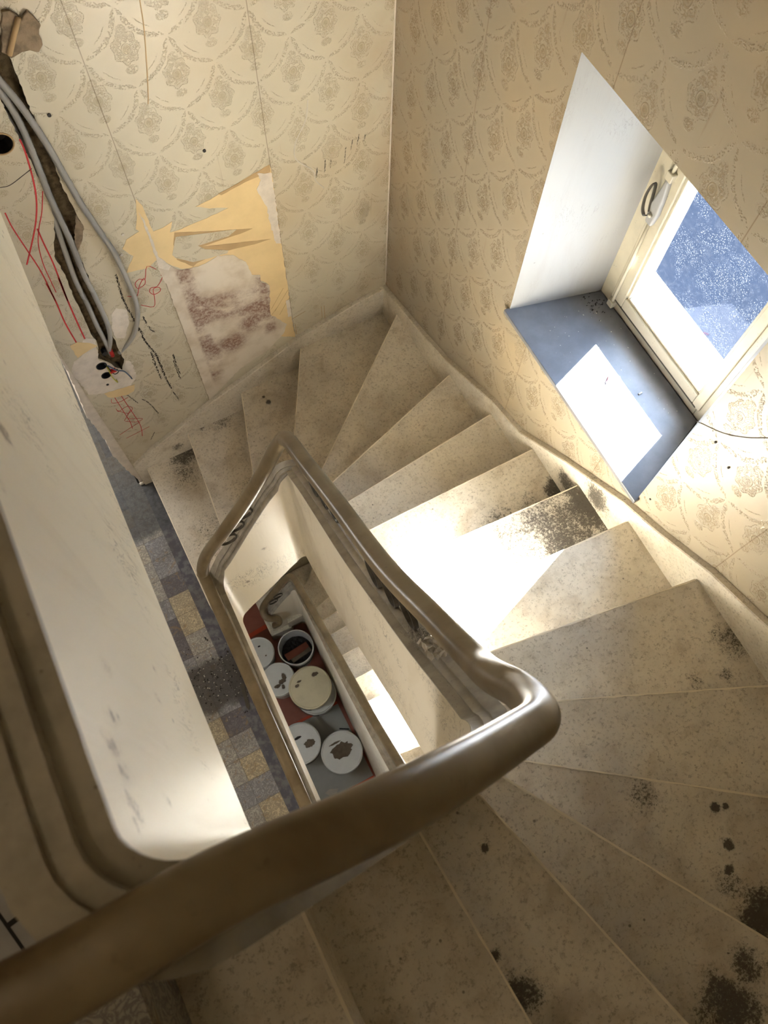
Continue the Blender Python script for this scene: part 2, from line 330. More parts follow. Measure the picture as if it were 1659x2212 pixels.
def glass():
    t = NT('dusty window glass'); t.n.remove(t.b)
    tr = t.n.new('ShaderNodeBsdfTransparent'); tr.inputs[0].default_value = (0.93, 0.96, 1.0, 1)
    gl = t.n.new('ShaderNodeBsdfGlossy'); gl.inputs['Roughness'].default_value = 0.03
    fz = t.n.new('ShaderNodeFresnel'); fz.inputs[0].default_value = 1.12
    m1 = t.n.new('ShaderNodeMixShader'); t.l.new(fz.outputs[0], m1.inputs[0]); t.l.new(tr.outputs[0], m1.inputs[1]); t.l.new(gl.outputs[0], m1.inputs[2])
    d = t.n.new('ShaderNodeBsdfTranslucent'); d.inputs[0].default_value = (0.92, 0.95, 1.0, 1)
    df = t.n.new('ShaderNodeBsdfDiffuse'); df.inputs[0].default_value = (0.9, 0.93, 0.97, 1)
    m0 = t.n.new('ShaderNodeMixShader'); m0.inputs[0].default_value = 0.5; t.l.new(d.outputs[0], m0.inputs[1]); t.l.new(df.outputs[0], m0.inputs[2])
    sp = t.math('MULTIPLY', t.ramp(t.voro(170), 0.28, 0.12), t.ramp(t.noise(16, 3), 0.40, 0.62))
    film = t.math('ADD', 0.001, t.math('MULTIPLY', t.ramp(t.noise(60, 5, 0.7), 0.45, 0.72), 0.0025))
    f = t.math('ADD', film, t.math('MULTIPLY', sp, 0.035), clamp=True)
    m2 = t.n.new('ShaderNodeMixShader'); t.l.new(f, m2.inputs[0]); t.l.new(m1.outputs[0], m2.inputs[1]); t.l.new(m0.outputs[0], m2.inputs[2])
    t.l.new(m2.outputs[0], t.out.inputs[0]); return t.m
MT['glass'] = glass()

# ------------------------------------------------------------------ object helpers
def obj(name, bm, mat, parent=None, smooth=False, bevel=0.0, segs=2, angle=40, **props):
    bmesh.ops.recalc_face_normals(bm, faces=bm.faces[:])
    me = bpy.data.meshes.new(name); bm.to_mesh(me); bm.free()
    o = bpy.data.objects.new(name, me); COL.objects.link(o)
    for m in (mat if isinstance(mat, (list, tuple)) else [mat]): me.materials.append(m)
    if parent is not None: o.parent = parent
    if smooth:
        for p in me.polygons: p.use_smooth = True
    if bevel:
        b = o.modifiers.new('bevel', 'BEVEL'); b.width = bevel; b.segments = segs; b.limit_method = 'ANGLE'; b.angle_limit = math.radians(angle)
    for k, v in props.items(): o[k] = v
    return o
def thing(name, label, cat, group=None, loc=(0, 0, 0)):
    o = bpy.data.objects.new(name, None); COL.objects.link(o); o.empty_display_size = 0.05; o.location = loc
    o['label'] = label; o['category'] = cat
    if group: o['group'] = group
    return o
def tag(o, label, cat, group=None, kind=None):
    o['label'] = label; o['category'] = cat
    if group: o['group'] = group
    if kind: o['kind'] = kind
    return o
def pkids(root):
    """keep children where they are (world coordinates) under a placed empty"""
    bpy.context.view_layer.update()
    for c in root.children: c.matrix_parent_inverse = root.matrix_world.inverted()
def box(bm, a, b):
    x0, y0, z0 = a; x1, y1, z1 = b
    v = [bm.verts.new(p) for p in ((x0, y0, z0), (x1, y0, z0), (x1, y1, z0), (x0, y1, z0), (x0, y0, z1), (x1, y0, z1), (x1, y1, z1), (x0, y1, z1))]
    for f in ((0, 3, 2, 1), (4, 5, 6, 7), (0, 1, 5, 4), (1, 2, 6, 5), (2, 3, 7, 6), (3, 0, 4, 7)): bm.faces.new([v[i] for i in f])
def boxo(name, a, b, mat, parent=None, **k):
    bm = bmesh.new(); box(bm, a, b); return obj(name, bm, mat, parent, **k)
def hexa(bm, lo, hi):
    """solid between two equal polygons"""
    n = len(lo); a = [bm.verts.new(p) for p in lo]; b = [bm.verts.new(p) for p in hi]
    bm.faces.new(a[::-1]); bm.faces.new(b)
    for i in range(n): bm.faces.new((a[i], a[(i + 1) % n], b[(i + 1) % n], b[i]))
def sweep(bm, pts, sect, closed=False, ups=None):
    """sweep a closed section [(side, up)] along pts with the up vector kept vertical"""
    pts = [Vector(p) for p in pts]; n = len(pts); rings = []
    for i, p in enumerate(pts):
        t = (pts[min(i + 1, n - 1)] - pts[max(i - 1, 0)]).normalized()
        if ups: u0 = Vector(ups[i])
        else: u0 = Vector((0, 0, 1))
        s = t.cross(u0)
        if s.length < 1e-4: s = t.cross(Vector((1, 0, 0)))
        s.normalize(); u = s.cross(t).normalized()
        rings.append([bm.verts.new(p + s * a + u * b) for a, b in sect])
    m = len(sect)
    for i in range(n - 1):
        for j in range(m):
            bm.faces.new((rings[i][j], rings[i][(j + 1) % m], rings[i + 1][(j + 1) % m], rings[i + 1][j]))
    bm.faces.new(rings[0][::-1]); bm.faces.new(rings[-1])
def circ(r, n=10, ry=None): return [(r * math.cos(2 * PI * i / n), (ry or r) * math.sin(2 * PI * i / n)) for i in range(n)]
def smooth_path(pts, sub=8):
    """Catmull-Rom through the points"""
    P = [Vector(p) for p in pts]; P = [2 * P[0] - P[1]] + P + [2 * P[-1] - P[-2]]; out = []
    for i in range(1, len(P) - 2):
        a, b, c, d = P[i - 1:i + 3]
        for k in range(sub):
            t = k / sub
            out.append(0.5 * ((2 * b) + (c - a) * t + (2 * a - 5 * b + 4 * c - d) * t * t + (3 * b - a - 3 * c + d) * t ** 3))
    out.append(P[-2]); return out
def tube(name, pts, r, mat, parent=None, n=10, sub=8, **k):
    bm = bmesh.new(); sweep(bm, smooth_path(pts, sub) if sub > 1 else pts, circ(r, n)); return obj(name, bm, mat, parent, smooth=True, **k)
def plate(bm, pts, off):
    """flat outline pts given thickness along vector off"""
    off = Vector(off); lo = [Vector(p) for p in pts]
    vs2, _, fc, _, _, _ = delaunay_2d_cdt([_uv(p, off) for p in lo], [], [list(range(len(lo)))], 1, 1e-6)
    frame = _frame(off); o0 = frame[2] * lo[0].dot(frame[2])
    a = [bm.verts.new(frame[0] * v.x + frame[1] * v.y + o0) for v in vs2]; b = [bm.verts.new(v.co + off) for v in a]
    cnt = {}
    for f in fc:
        bm.faces.new([a[i] for i in f]); bm.faces.new([b[i] for i in f][::-1])
        for i in range(len(f)):
            e = (f[i], f[(i + 1) % len(f)]); cnt[e] = cnt.get(e, 0) + 1
    for (i, j) in list(cnt):
        if (j, i) not in cnt: bm.faces.new((a[j], a[i], b[i], b[j]))
def _frame(off):
    n = Vector(off).normalized(); t = Vector((0, 0, 1)) if abs(n.z) < 0.9 else Vector((1, 0, 0))
    x = t.cross(n).normalized(); return x, n.cross(x), n
def _uv(p, off):
    f = _frame(off); return Vector((Vector(p).dot(f[0]), Vector(p).dot(f[1])))
def jag(pts, amp, step, seed=1):
    """roughen a closed outline of points"""
    rnd = random.Random(seed); out = []
    n = len(pts)
    for i in range(n):
        a, b = Vector(pts[i]), Vector(pts[(i + 1) % n]); k = max(1, int((b - a).length / step))
        for j in range(k):
            p = a.lerp(b, j / k)
            if j: p = p + Vector((rnd.uniform(-1, 1), 0, rnd.uniform(-1, 1))) * amp
            out.append(p)
    return out

# ------------------------------------------------------------------ walls
def wall_with_holes(bm, outline, holes, to3):
    """flat face with holes; returns hole vertex loops"""
    pts = [Vector(p) for p in outline]; faces = [list(range(len(outline)))]
    hs = []
    for h in holes:
        s = len(pts); pts += [Vector(p) for p in h]; hs.append(list(range(s, len(pts))))
    edges = [(l[i], l[(i + 1) % len(l)]) for l in hs for i in range(len(l))]
    v2, e2, f2, ov, oe, of = delaunay_2d_cdt(pts, edges, faces, 1, 1e-6)
    def inside(p, poly):
        c = False; n = len(poly)
        for i in range(n):
            a, b = poly[i], poly[(i + 1) % n]
            if (a[1] > p.y) != (b[1] > p.y) and p.x < (b[0] - a[0]) * (p.y - a[1]) / (b[1] - a[1]) + a[0]: c = not c
        return c
    vs = [bm.verts.new(to3(v)) for v in v2]
    for f in f2:
        ce = sum((v2[i] for i in f), Vector((0, 0))) / len(f)
        if not any(inside(ce, h) for h in holes): bm.faces.new([vs[i] for i in f])
    for v in [v for v in bm.verts if not v.link_faces]: bm.verts.remove(v)

WE = -1.537                      # free end of the back wall
chR = [(0, 70), (20, 122), (34, 158), (52, 203), (68, 244), (79, 264), (85, 297), (99.5, 317), (112, 346), (125, 377), (139, 413), (150, 434), (163, 458), (179, 489), (175, 519), (163, 541), (181, 575), (192, 602), (206, 650), (214, 671), (230, 702), (242, 722), (257, 757), (268, 776), (264, 799), (248, 793), (231, 781)]
chL = [(0, 212), (23, 262), (45, 305), (75, 366), (104, 430), (117.5, 472), (117.5, 554), (141, 593.6), (163, 650), (179, 681), (193.5, 714), (210, 742), (212, 760), (212, 774)]
B2 = lambda p: (onB(p).x, onB(p).z)
r_ = random.Random(3)
def roughen(l, amp):
    out = []
    for i in range(len(l) - 1):
        a, b = l[i], l[i + 1]; k = max(1, int(math.dist(a, b) / 7))
        for j in range(k):
            q = (a[0] + (b[0] - a[0]) * j / k, a[1] + (b[1] - a[1]) * j / k)
            out.append((q[0] + r_.uniform(-amp, amp), q[1] + r_.uniform(-amp * .5, amp * .5)) if j else q)
    return out + [l[-1]]
chase_px = roughen(chR, 2.2) + roughen(chL, 2.0)[::-1]
chase2 = [B2(p) for p in chase_px]
# the channel runs on upwards out of view
chase2 = [(chase2[0][0] - .012, 3.3), ] + chase2 + [(chase2[-1][0] - .025, 3.3)]
def circle_px(c, rx, ry, n=18): return [B2((c[0] + rx * math.cos(2 * PI * i / n), c[1] + ry * math.sin(2 * PI * i / n))) for i in range(n)]
def hole_xz(p, r, n=16):
    q = onB(p); return [(q.x + r * math.cos(2 * PI * i / n), q.z + r * math.sin(2 * PI * i / n)) for i in range(n)]
spur = hole_xz((2, 311), .036, 22)
sock1 = hole_xz((219, 790), .0235); sock2 = hole_xz((229, 810), .0215)
bm = bmesh.new()
wall_with_holes(bm, [(WE, -ST), (0, -ST), (0, 5.4), (WE, 5.4)], [chase2, spur, sock1, sock2], lambda v: (v.x, 0, v.y))
wall_back = obj('wall_back', bm, MT['paperB'], kind='structure')
def recess(name, loop, depth, mat, parent, seed=0):
    bm = bmesh.new(); rr = random.Random(seed)
    a = [bm.verts.new((x, 0.0005, z)) for x, z in loop]; b = [bm.verts.new((x + rr.uniform(-.002, .002), depth, z + rr.uniform(-.002, .002))) for x, z in loop]
    n = len(loop)
    for i in range(n): bm.faces.new((a[i], a[(i + 1) % n], b[(i + 1) % n], b[i]))
    v2, _, fc, _, _, _ = delaunay_2d_cdt([Vector(p) for p in loop], [], [list(range(n))], 1, 1e-6)
    vs = [bm.verts.new((v.x, depth, v.y)) for v in v2]
    for f in fc: bm.faces.new([vs[i] for i in f])
    return obj(name, bm, mat, parent)
recess('cable_channel', chase2, 0.035, MT['chase'], wall_back, 4)
recess('drilled_hole', spur, 0.055, MT['void'], wall_back, 5)
boxo('masonry_core', (WE + .03, .062, -ST), (.5, .30, 5.4), MT['void'], wall_back)
# ring of broken paper round the hole
bm = bmesh.new()
q = onB((2, 311)); sweep(bm, [(q.x + .037 * math.cos(a * PI / 12), -.001, q.z + .037 * math.sin(a * PI / 12)) for a in range(25)], circ(.003, 6), ups=[(0, 1, 0)] * 25)
obj('torn_edge', bm, MT['liningd'], wall_back, smooth=True)
# bare wall end with broken plaster, set just behind the wallpaper skin
endpx = [(120, 740), (144, 789), (167, 848), (187, 899), (214, 933), (230, 954), (242, 982), (265, 1007), (295, 1033), (318, 1042)]
e3 = [onB(p, .004) for p in endpx]
lf = [Vector((WE - .026, .004, 5.4)), Vector((WE - .026, .004, 1.5))] + [Vector((min(p.x, WE - .010), .004, p.z)) for p in e3] + [Vector((WE - .012, .004, .10)), Vector((WE - .010, .004, -ST))]
lj = []
for a, b in zip(lf, lf[1:]):
    k = max(1, min(60, int((b - a).length / .018)))
    for q in range(k):
        p = a.lerp(b, q / k); lj.append(p + Vector((r_.uniform(-.005, .004), 0, r_.uniform(-.003, .003))) if q else p)
lj.append(lf[-1]); lj = [Vector((min(p.x, WE - .004), p.y, p.z)) for p in lj]
bm = bmesh.new(); plate(bm, lj + [Vector((WE + .05, .004, -ST)), Vector((WE + .05, .004, 5.4))], (0, .30, 0))
obj('broken_plaster_edge', bm, MT['plaster'], wall_back)

# window wall
WIN = dict(y0=-.911, y1=-1.729, z0=1.811, z1=2.837)
def winhole(dz): return [(WIN['y0'], WIN['z0'] + dz), (WIN['y1'], WIN['z0'] + dz), (WIN['y1'], WIN['z1'] + dz), (WIN['y0'], WIN['z1'] + dz)]
bm = bmesh.new()
wall_with_holes(bm, [(0, -ST), (-3.12, -ST), (-3.12, 5.4), (0, 5.4)], [winhole(0), winhole(-ST)], lambda v: (0, v.x, v.y))
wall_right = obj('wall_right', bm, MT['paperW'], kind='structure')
# outer skin of the wall
OY0, OY1, OZ0, OZ1 = -1.055, -1.56, 1.86, 2.80
bm = bmesh.new()
oh = lambda dz: [(OY0, OZ0 + dz), (OY1, OZ0 + dz), (OY1, OZ1 + dz), (OY0, OZ1 + dz)]
wall_with_holes(bm, [(0.3, -ST), (-3.4, -ST), (-3.4, 5.6), (0.3, 5.6)], [oh(0), oh(-ST)], lambda v: (.50, v.x, v.y))
for dz in (0, -ST):
    L = oh(dz)
    for i in range(4):
        (a, b), (c, d) = L[i], L[(i + 1) % 4]
        if i == 0: continue
        v = [bm.verts.new(p) for p in ((.50, a, b), (.50, c, d), (.385, c, d), (.385, a, b))]; bm.faces.new(v)
obj('outer_render', bm, MT['render'], wall_right)
def window(idx, dz):
    z0 = WIN['z0'] + dz; z1 = WIN['z1'] + dz
    # plastered reveal, splayed
    bm = bmesh.new(); F = [(0, WIN['y0'], z0), (0, WIN['y1'], z0), (0, WIN['y1'], z1), (0, WIN['y0'], z1)]
    Bk = [(.342, -.992, z0), (.342, -1.590, z0), (.342, -1.590, z1 - .02), (.342, -.992, z1 - .02)]
    a = [bm.verts.new(p) for p in F]; b = [bm.verts.new(p) for p in Bk]
    for i in (1, 2, 3): bm.faces.new((a[i], a[(i + 1) % 4], b[(i + 1) % 4], b[i]))
    # closes the gap between frame and masonry
    for (p, q, r, s) in [((.342, -.992, z0), (.342, -.992, z1), (.4, -.95, z1), (.4, -.95, z0)), ((.342, -1.59, z0), (.342, -1.59, z1), (.4, -1.63, z1), (.4, -1.63, z0))]:
        bm.faces.new([bm.verts.new(c) for c in (p, q, r, s)])
    bm.faces.new([bm.verts.new(c) for c in ((.385, -.90, z0 - .1), (.385, -.90, z1 + .1), (.385, OY0, z1 + .1), (.385, OY0, z0 - .1))])
    bm.faces.new([bm.verts.new(c) for c in ((.385, -1.70, z0 - .1), (.385, -1.70, z1 + .1), (.385, OY1, z1 + .1), (.385, OY1, z0 - .1))])
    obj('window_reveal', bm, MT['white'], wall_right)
    w = bpy.data.objects.new('window_%d' % idx, None); COL.objects.link(w); w['kind'] = 'structure'; w.location = (.36, -1.28, z0)
    zt = z1 - .02
    bm = bmesh.new()                                    # fixed frame
    box(bm, (.338, -1.045, z0), (.395, -.985, zt)); box(bm, (.338, -1.60, z0), (.395, -1.560, zt))
    box(bm, (.338, -1.56, z0), (.395, -1.045, z0 + .042)); box(bm, (.338, -1.56, zt - .05), (.395, -1.045, zt))
    obj('window_frame', bm, MT['frame'], w, bevel=.004)
    bm = bmesh.new()                                    # opening sash
    sy0, sy1, sz0, sz1 = -1.047, -1.572, z0 + .044, zt - .045
    gy0, gy1, gz0, gz1 = -1.108, -1.536, z0 + .098, zt - .09
    box(bm, (.330, gy0, sz0), (.378, sy0, sz1)); box(bm, (.330, sy1, sz0), (.378, gy1, sz1))
    box(bm, (.330, gy1, sz0), (.378, gy0, gz0)); box(bm, (.330, gy1, gz1), (.378, gy0, sz1))
    obj('window_sash', bm, MT['frame'], w, bevel=.004)
    bm = bmesh.new()                                    # stepped glazing bead
    e = .009
    box(bm, (.338, gy0 - e, gz0), (.362, gy0 + .001, gz1)); box(bm, (.338, gy1 - .001, gz0), (.362, gy1 + e, gz1))
    box(bm, (.338, gy1 + e, gz0 - .001), (.362, gy0 - e, gz0 + e)); box(bm, (.338, gy1 + e, gz1 - e), (.362, gy0 - e, gz1 + .001))
    obj('glazing_bead', bm, MT['frame'], w, bevel=.002)
    bm = bmesh.new(); box(bm, (.354, gy1, gz0), (.358, gy0, gz1)); obj('window_pane', bm, MT['glass'], w)
    bm = bmesh.new()                                    # grey drip groove strip along the bottom of the frame
    box(bm, (.329, -1.555, z0 + .044), (.334, -1.06, z0 + .050)); obj('drip_strip', bm, MT['iron'], w)
    if dz == 0:
        # espagnolette: rod, keeper, cover plate, looped grip
        bm = bmesh.new(); yr, xr = -1.070, .322
        sweep(bm, [(xr, yr, z0 + .035), (xr, yr, 2.28)], circ(.0055, 8)); sweep(bm, [(xr, yr, 2.43), (xr, yr, 2.80)], circ(.0055, 8))
        o = obj('bolt_rod', bm, MT['frame'], w, smooth=True)
        bm = bmesh.new(); box(bm, (.312, -1.083, z0 + .018), (.336, -1.055, z0 + .045)); box(bm, (.312, -1.083, 2.425), (.338, -1.055, 2.455)); obj('keeper', bm, MT['frame'], w, bevel=.003)
        bm = bmesh.new()
        out = [(-1.056, 2.25), (-1.084, 2.25), (-1.090, 2.30), (-1.086, 2.36), (-1.076, 2.43), (-1.064, 2.43), (-1.056, 2.36), (-1.046, 2.31)]
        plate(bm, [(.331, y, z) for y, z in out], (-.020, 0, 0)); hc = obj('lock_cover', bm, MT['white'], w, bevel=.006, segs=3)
        bm = bmesh.new(); sweep(bm, [(.310, -1.070, 2.290), (.304, -1.070, 2.290)], circ(.007, 14)); obj('rosette', bm, MT['frame'], hc, smooth=True)
        bm = bmesh.new()
        g = smooth_path([(.311, -1.062, 2.280), (.304, -1.050, 2.276), (.298, -1.040, 2.30), (.296, -1.034, 2.345), (.300, -1.036, 2.385), (.306, -1.042, 2.392), (.309, -1.047, 2.36), (.310, -1.052, 2.32), (.311, -1.058, 2.295)], 6)
        sweep(bm, g, [(-.005, -.0016), (.005, -.0016), (.005, .0016), (-.005, .0016)], ups=[(0, 1, .2)] * len(g))
        obj('window_handle', bm, MT['iron'], w, smooth=False, label='grey looped window handle')
    # window board
    bm = bmesh.new(); lo = [(-.020, -.903, z0 - .02), (-.020, -1.737, z0 - .02), (0, -1.737, z0 - .02), (.338, -1.59, z0 - .02), (.338, -.992, z0 - .02), (0, -.903, z0 - .02)]
    hexa(bm, lo, [(x, y, z + .02) for x, y, z in lo]); sl = obj('window_sill', bm, MT['sill'], w, bevel=.003)
    # outer sloping stone sill
    bm = bmesh.new(); lo = [(.386, -1.60, z0 + .0), (.515, -1.60, z0 - .02), (.515, -.98, z0 - .02), (.386, -.98, z0)]
    hexa(bm, lo, [(x, y, z0 + (.085 if x < .5 else .065)) for x, y, z in lo]); obj('outer_sill', bm, MT['render'], w)
    pkids(w); return w
win1 = window(1, 0); win2 = window(2, -ST)

# other sides of the stairwell, hall side walls, ceiling, floors
def quad(name, pts, mat, kind='structure', **k):
    bm = bmesh.new(); bm.faces.new([bm.verts.new(p) for p in pts]); return obj(name, bm, mat, kind=kind, **k)
boxo('wall_front', (-3.1, -3.22, -ST), (.5, -3.12, 5.4), MT['paperB'], kind='structure')
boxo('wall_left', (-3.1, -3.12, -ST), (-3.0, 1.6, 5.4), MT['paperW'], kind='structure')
boxo('wall_hall', (-3.0, 1.5, -ST), (WE + .4, 1.6, 5.4), MT['paperB'], kind='structure')
boxo('wall_hall_side', (WE - .03, .31, -ST), (WE + .07, 1.5, 5.4), MT['paperW'], kind='structure')
boxo('ceiling', (-3.1, -3.22, 5.4), (.62, 1.6, 5.5), MT['ceil'], kind='structure')
boxo('floor', (-3.1, -3.22, -ST - .1), (.62, 1.6, -ST), MT['redfloor'], kind='structure')
def slab(name, z, out, mat, th=.17):
    bm = bmesh.new(); plate(bm, [(x, y, z) for x, y in out], (0, 0, -th)); return obj(name, bm, mat, kind='structure')
slab('floor_landing', 0, [(-3, -3.12), (-1.578, -3.12), (-1.578, -2.2), (-1.43, -2.2), (-1.43, -.91), (-1.476, -.91), (-1.476, 0), (WE - .03, .004), (WE - .03, 1.5), (-3, 1.5)], MT['mosaic'])
slab('floor_upper_landing', ST, [(-3, -3.12), (-1.578, -3.12), (-1.578, -2.2), (-1.43, -2.2), (-1.43, 0), (WE - .03, .004), (WE - .03, 1.5), (-3, 1.5)], MT['mosaic'])

# ------------------------------------------------------------------ stone flights
RX, RY0, RY1 = -.945, -.915, -2.205        # line inside the balustrade thickness
up = {1: ((-1.476, -.915), (-1.476, 0)), 2: ((-1.281, -.915), (-1.197, 0)), 3: ((-1.129, -.915), (-.852, 0)), 4: ((-.996, -.915), (-.487, 0)),
      5: ((RX, -.939), (0, -.148)), 6: ((RX, -.974), (0, -.662)), 7: ((RX, -1.104), (0, -.996)), 8: ((RX, -1.287), (0, -1.277)),
      9: ((RX, -1.490), (0, -1.534)), 10: ((RX, -1.715), (0, -1.765)), 11: ((RX, -1.914), (0, -2.051)), 12: ((RX, -2.034), (0, -2.445)),
      13: ((RX, -2.175), (0, -2.853)), 14: ((-.961, RY1), (-.404, -3.12)), 15: ((-1.033, RY1), (-.787, -3.12)), 16: ((-1.167, RY1), (-1.109, -3.12)),
      17: ((-1.378, RY1), (-1.378, -3.12)), 18: ((-1.578, RY1), (-1.578, -3.12))}
lowr = dict(up)
lowr.update({1: ((-1.275, -.42), (-1.275, 0)), 2: ((-1.10, -.42), (-.90, 0)), 3: ((RX, -.326), (-.55, 0)), 4: ((RX, -.53), (0, -.28)), 5: ((RX, -.675), (0, -.56)),
             6: ((RX, -.837), (0, -.80)), 7: ((RX, -1.061), (0, -1.02))})
def flight(name, lines, dz, label, inner_top):
    root = thing(name, label, 'staircase', 'stone stair flights', (-.5, -1.5, dz))
    CO = [(0, 0), (0, -3.12)]
    CI = [(RX, inner_top), (RX, RY1)]
    def side(p):
        """which wall the outer end stands on"""
        return 0 if abs(p[1]) < 1e-6 else (1 if abs(p[0]) < 1e-6 else 2)
    def iside(p): return 0 if p[1] >= inner_top - .02 and p[0] < RX - 1e-6 else (1 if abs(p[0] - RX) < 1e-6 else 2)
    for k in range(1, 18):
        i0, o0 = lines[k]; i1, o1 = lines[k + 1]
        # tread runs 30 mm under the next nosing
        def push(a, b, c):  # shift line forward (uphill)
            d = Vector((b[0] - a[0], b[1] - a[1])).normalized(); n = Vector((d.y, -d.x)) * -1
            mid = Vector(((i0[0] + o0[0]) / 2, (i0[1] + o0[1]) / 2)); m1 = Vector(((a[0] + b[0]) / 2, (a[1] + b[1]) / 2))
            if (m1 - mid).dot(n) < 0: n = -n
            return n * c
        n = push(i1, o1, .02)
        poly = [i0, o0]
        if side(o0) == 0 and side(o1) == 1: poly.append(CO[0])
        if side(o0) == 1 and side(o1) == 2: poly.append(CO[1])
        poly += [(o1[0] + n.x, o1[1] + n.y), (i1[0] + n.x, i1[1] + n.y)]
        if iside(i0) == 0 and iside(i1) == 1: poly.append(CI[0])
        if iside(i0) == 1 and iside(i1) == 2: poly.append(CI[1])
        poly = [(min(x, -.004), min(max(y, -3.116), -.004)) for x, y in poly]
        z = dz + k * H
        bm = bmesh.new()
        vs = [bm.verts.new((x, y, z)) for x, y in poly]; f = bm.faces.new(vs)
        r = bmesh.ops.extrude_face_region(bm, geom=[f])
        for v in r['geom']:
            if isinstance(v, bmesh.types.BMVert): v.co.z -= (H + .005 if k > 1 or dz == 0 else H)
        st_ = obj('step', bm, step_stone(k if dz == 0 else 0), root, bevel=.003, segs=2)
        if k == 9 and dz == 0: st_['label'] = 'step with black mould at its wall end'
        # thin pale strip of uneven width along the nosing
        if k >= 2 or True:
            bm = bmesh.new(); a = Vector((i0[0], i0[1], z)); b = Vector((o0[0], o0[1], z))
            d = (b - a).normalized(); a += d * .02; b -= d * .03
            nn = Vector((-d.y, d.x, 0))
            if nn.dot(Vector((o1[0] + i1[0] - o0[0] - i0[0], o1[1] + i1[1] - o0[1] - i0[1], 0))) < 0: nn = -nn
            m = max(6, int((b - a).length / .03)); rr = random.Random(k)
            pa = []; pb = []
            for q in range(m + 1):
                p = a.lerp(b, q / m); w = .0032 * (0.5 + rr.random())
                pa.append(p - nn * .0012 + Vector((0, 0, .0006))); pb.append(p + nn * w + Vector((0, 0, .0006)))
            va = [bm.verts.new(p) for p in pa]; vb = [bm.verts.new(p) for p in pb]; vc = [bm.verts.new(p - Vector((0, 0, .004))) for p in pa]
            for q in range(m):
                bm.faces.new((va[q], va[q + 1], vb[q + 1], vb[q])); bm.faces.new((va[q], vc[q], vc[q + 1], va[q + 1]))
            obj('nosing_edge', bm, MT['nosing'], st_)
    pkids(root)
    return root
upper = flight('stair_flight', up, 0, 'upper beige stone winder stair with a sunlit patch below the window', RY0)
lower = flight('stair_flight', lowr, -ST, 'lower stone stair glimpsed down through the well beside the buckets', -.42)

# stone skirtings on the walls (sloping)
def skirting(name, prof, plane):
    bm = bmesh.new(); th = .024
    top = prof; n = len(prof)
    def P(s, z, o): return (s, -o, z) if plane == 'B' else (-o, s, z)
    rows = []
    for s, z in prof:
        rows.append([bm.verts.new(P(s, z - .42, 0.0005)), bm.verts.new(P(s, z - .42, th)), bm.verts.new(P(s, z - .003, th)), bm.verts.new(P(s, z, th - .004)), bm.verts.new(P(s, z, 0.0005))])
    for i in range(n - 1):
        for j in range(5): bm.faces.new((rows[i][j], rows[i][(j + 1) % 5], rows[i + 1][(j + 1) % 5], rows[i + 1][j]))
    bm.faces.new(rows[0]); bm.faces.new(rows[-1][::-1])
    return obj(name, bm, MT['skirt'], kind='structure')
pw = [onW(p) for p in [(835, 617.5), (920, 717.5), (972, 775), (1070, 860), (1130, 927.5), (1230, 990), (1360, 1080), (1430, 1140), (1550, 1232.5), (1659, 1335)]]
prW = [(-.0005, pw[0].z)] + [(p.y, p.z) for p in pw[1:]]
sl_ = (prW[-1][1] - prW[-3][1]) / (prW[-1][0] - prW[-3][0]); prW.append((-3.11, prW[-1][1] + sl_ * (-3.11 - prW[-1][0])))
skirting('baseboard_right', prW, 'W')
pb = [onB(p) for p in [(829, 615), (760, 652), (640, 725), (540, 800), (450, 865), (380, 922), (325, 965), (287, 1003)]]
prB = [(-.0005, pb[0].z)] + [(p.x, p.z) for p in pb[1:]]
skirting('baseboard_back', [(max(x, WE + .001), z) for x, z in prB], 'B')

# ------------------------------------------------------------------ balustrade winding round the well
TH = .064
def lerp_tab(tab, s):
    for i in range(len(tab) - 1):
        if tab[i][0] <= s <= tab[i + 1][0]:
            t = (s - tab[i][0]) / (tab[i + 1][0] - tab[i][0]); return [a + (b - a) * t for a, b in zip(tab[i][1:], tab[i + 1][1:])]
    return list(tab[0][1:] if s < tab[0][0] else tab[-1][1:])
# corner points of the well-side face with (ztop, zbottom) known along each stretch
def stretch(a, b, rows):   # rows: (fraction, ztop, zbot)
    return [(Vector(a).lerp(Vector(b), f), zt, zb) for f, zt, zb in rows]
NWl, NEl, SE, SW, NW, NE = (-1.24, -.39), (-.95, -.39), (-1.0, -2.165), (-1.40, -2.165), (-1.366, -.95), (-.945, -.95)
G = -ST
segs = [
    stretch(NWl, NEl, [(0, -2.42, G), (.5, -2.16, G), (1, -1.90, G)]),
    stretch(NEl, SE, [(0, -1.90, G), (.25, -1.50, G), (.431, -1.31, G), (.57, -1.12, G), (.78, -.79, G), (.94, -.44, G), (1, -.31, G)]),
    stretch(SE, SW, [(0, -.31, -1.33), (.4, .10, -.85), (.8, .42, -.35), (1, .50, -.12)]),
    stretch(SW, NW, [(0, .48, -.16), (.6, .48, -.08), (.95, .52, -.08), (1, .54, -.08)]),
    stretch(NW, NE, [(0, .56, -.10), (.064, .65, -.06), (.223, .798, .03), (.306, .87, .064), (.622, 1.118, .224), (.78, 1.236, .31), (.905, 1.332, .37), (1, 1.38, .41)]),
    stretch(NE, SE, [(0, 1.43, .46), (.039, 1.498, .52), (.129, 1.643, .60), (.35, 1.866, .87), (.502, 2.025, 1.07), (.675, 2.259, 1.33), (.808, 2.437, 1.53), (.914, 2.613, 1.67), (.974, 2.743, 1.75), (1, 2.79, 1.78)]),
    stretch(SE, SW, [(0, 2.79, 1.78), (.25, 3.05, 2.1), (.6, 3.36, 2.55), (.85, 3.55, 2.80), (1, 3.60, 2.88)]),
    stretch(SW, (-1.355, -.02), [(0, 3.613, 2.90), (.06, 3.613, 2.90), (1, 3.613, 2.86)]),
]
RAD = .045
stations = []   # (x, y, nx, ny, zt, zb)
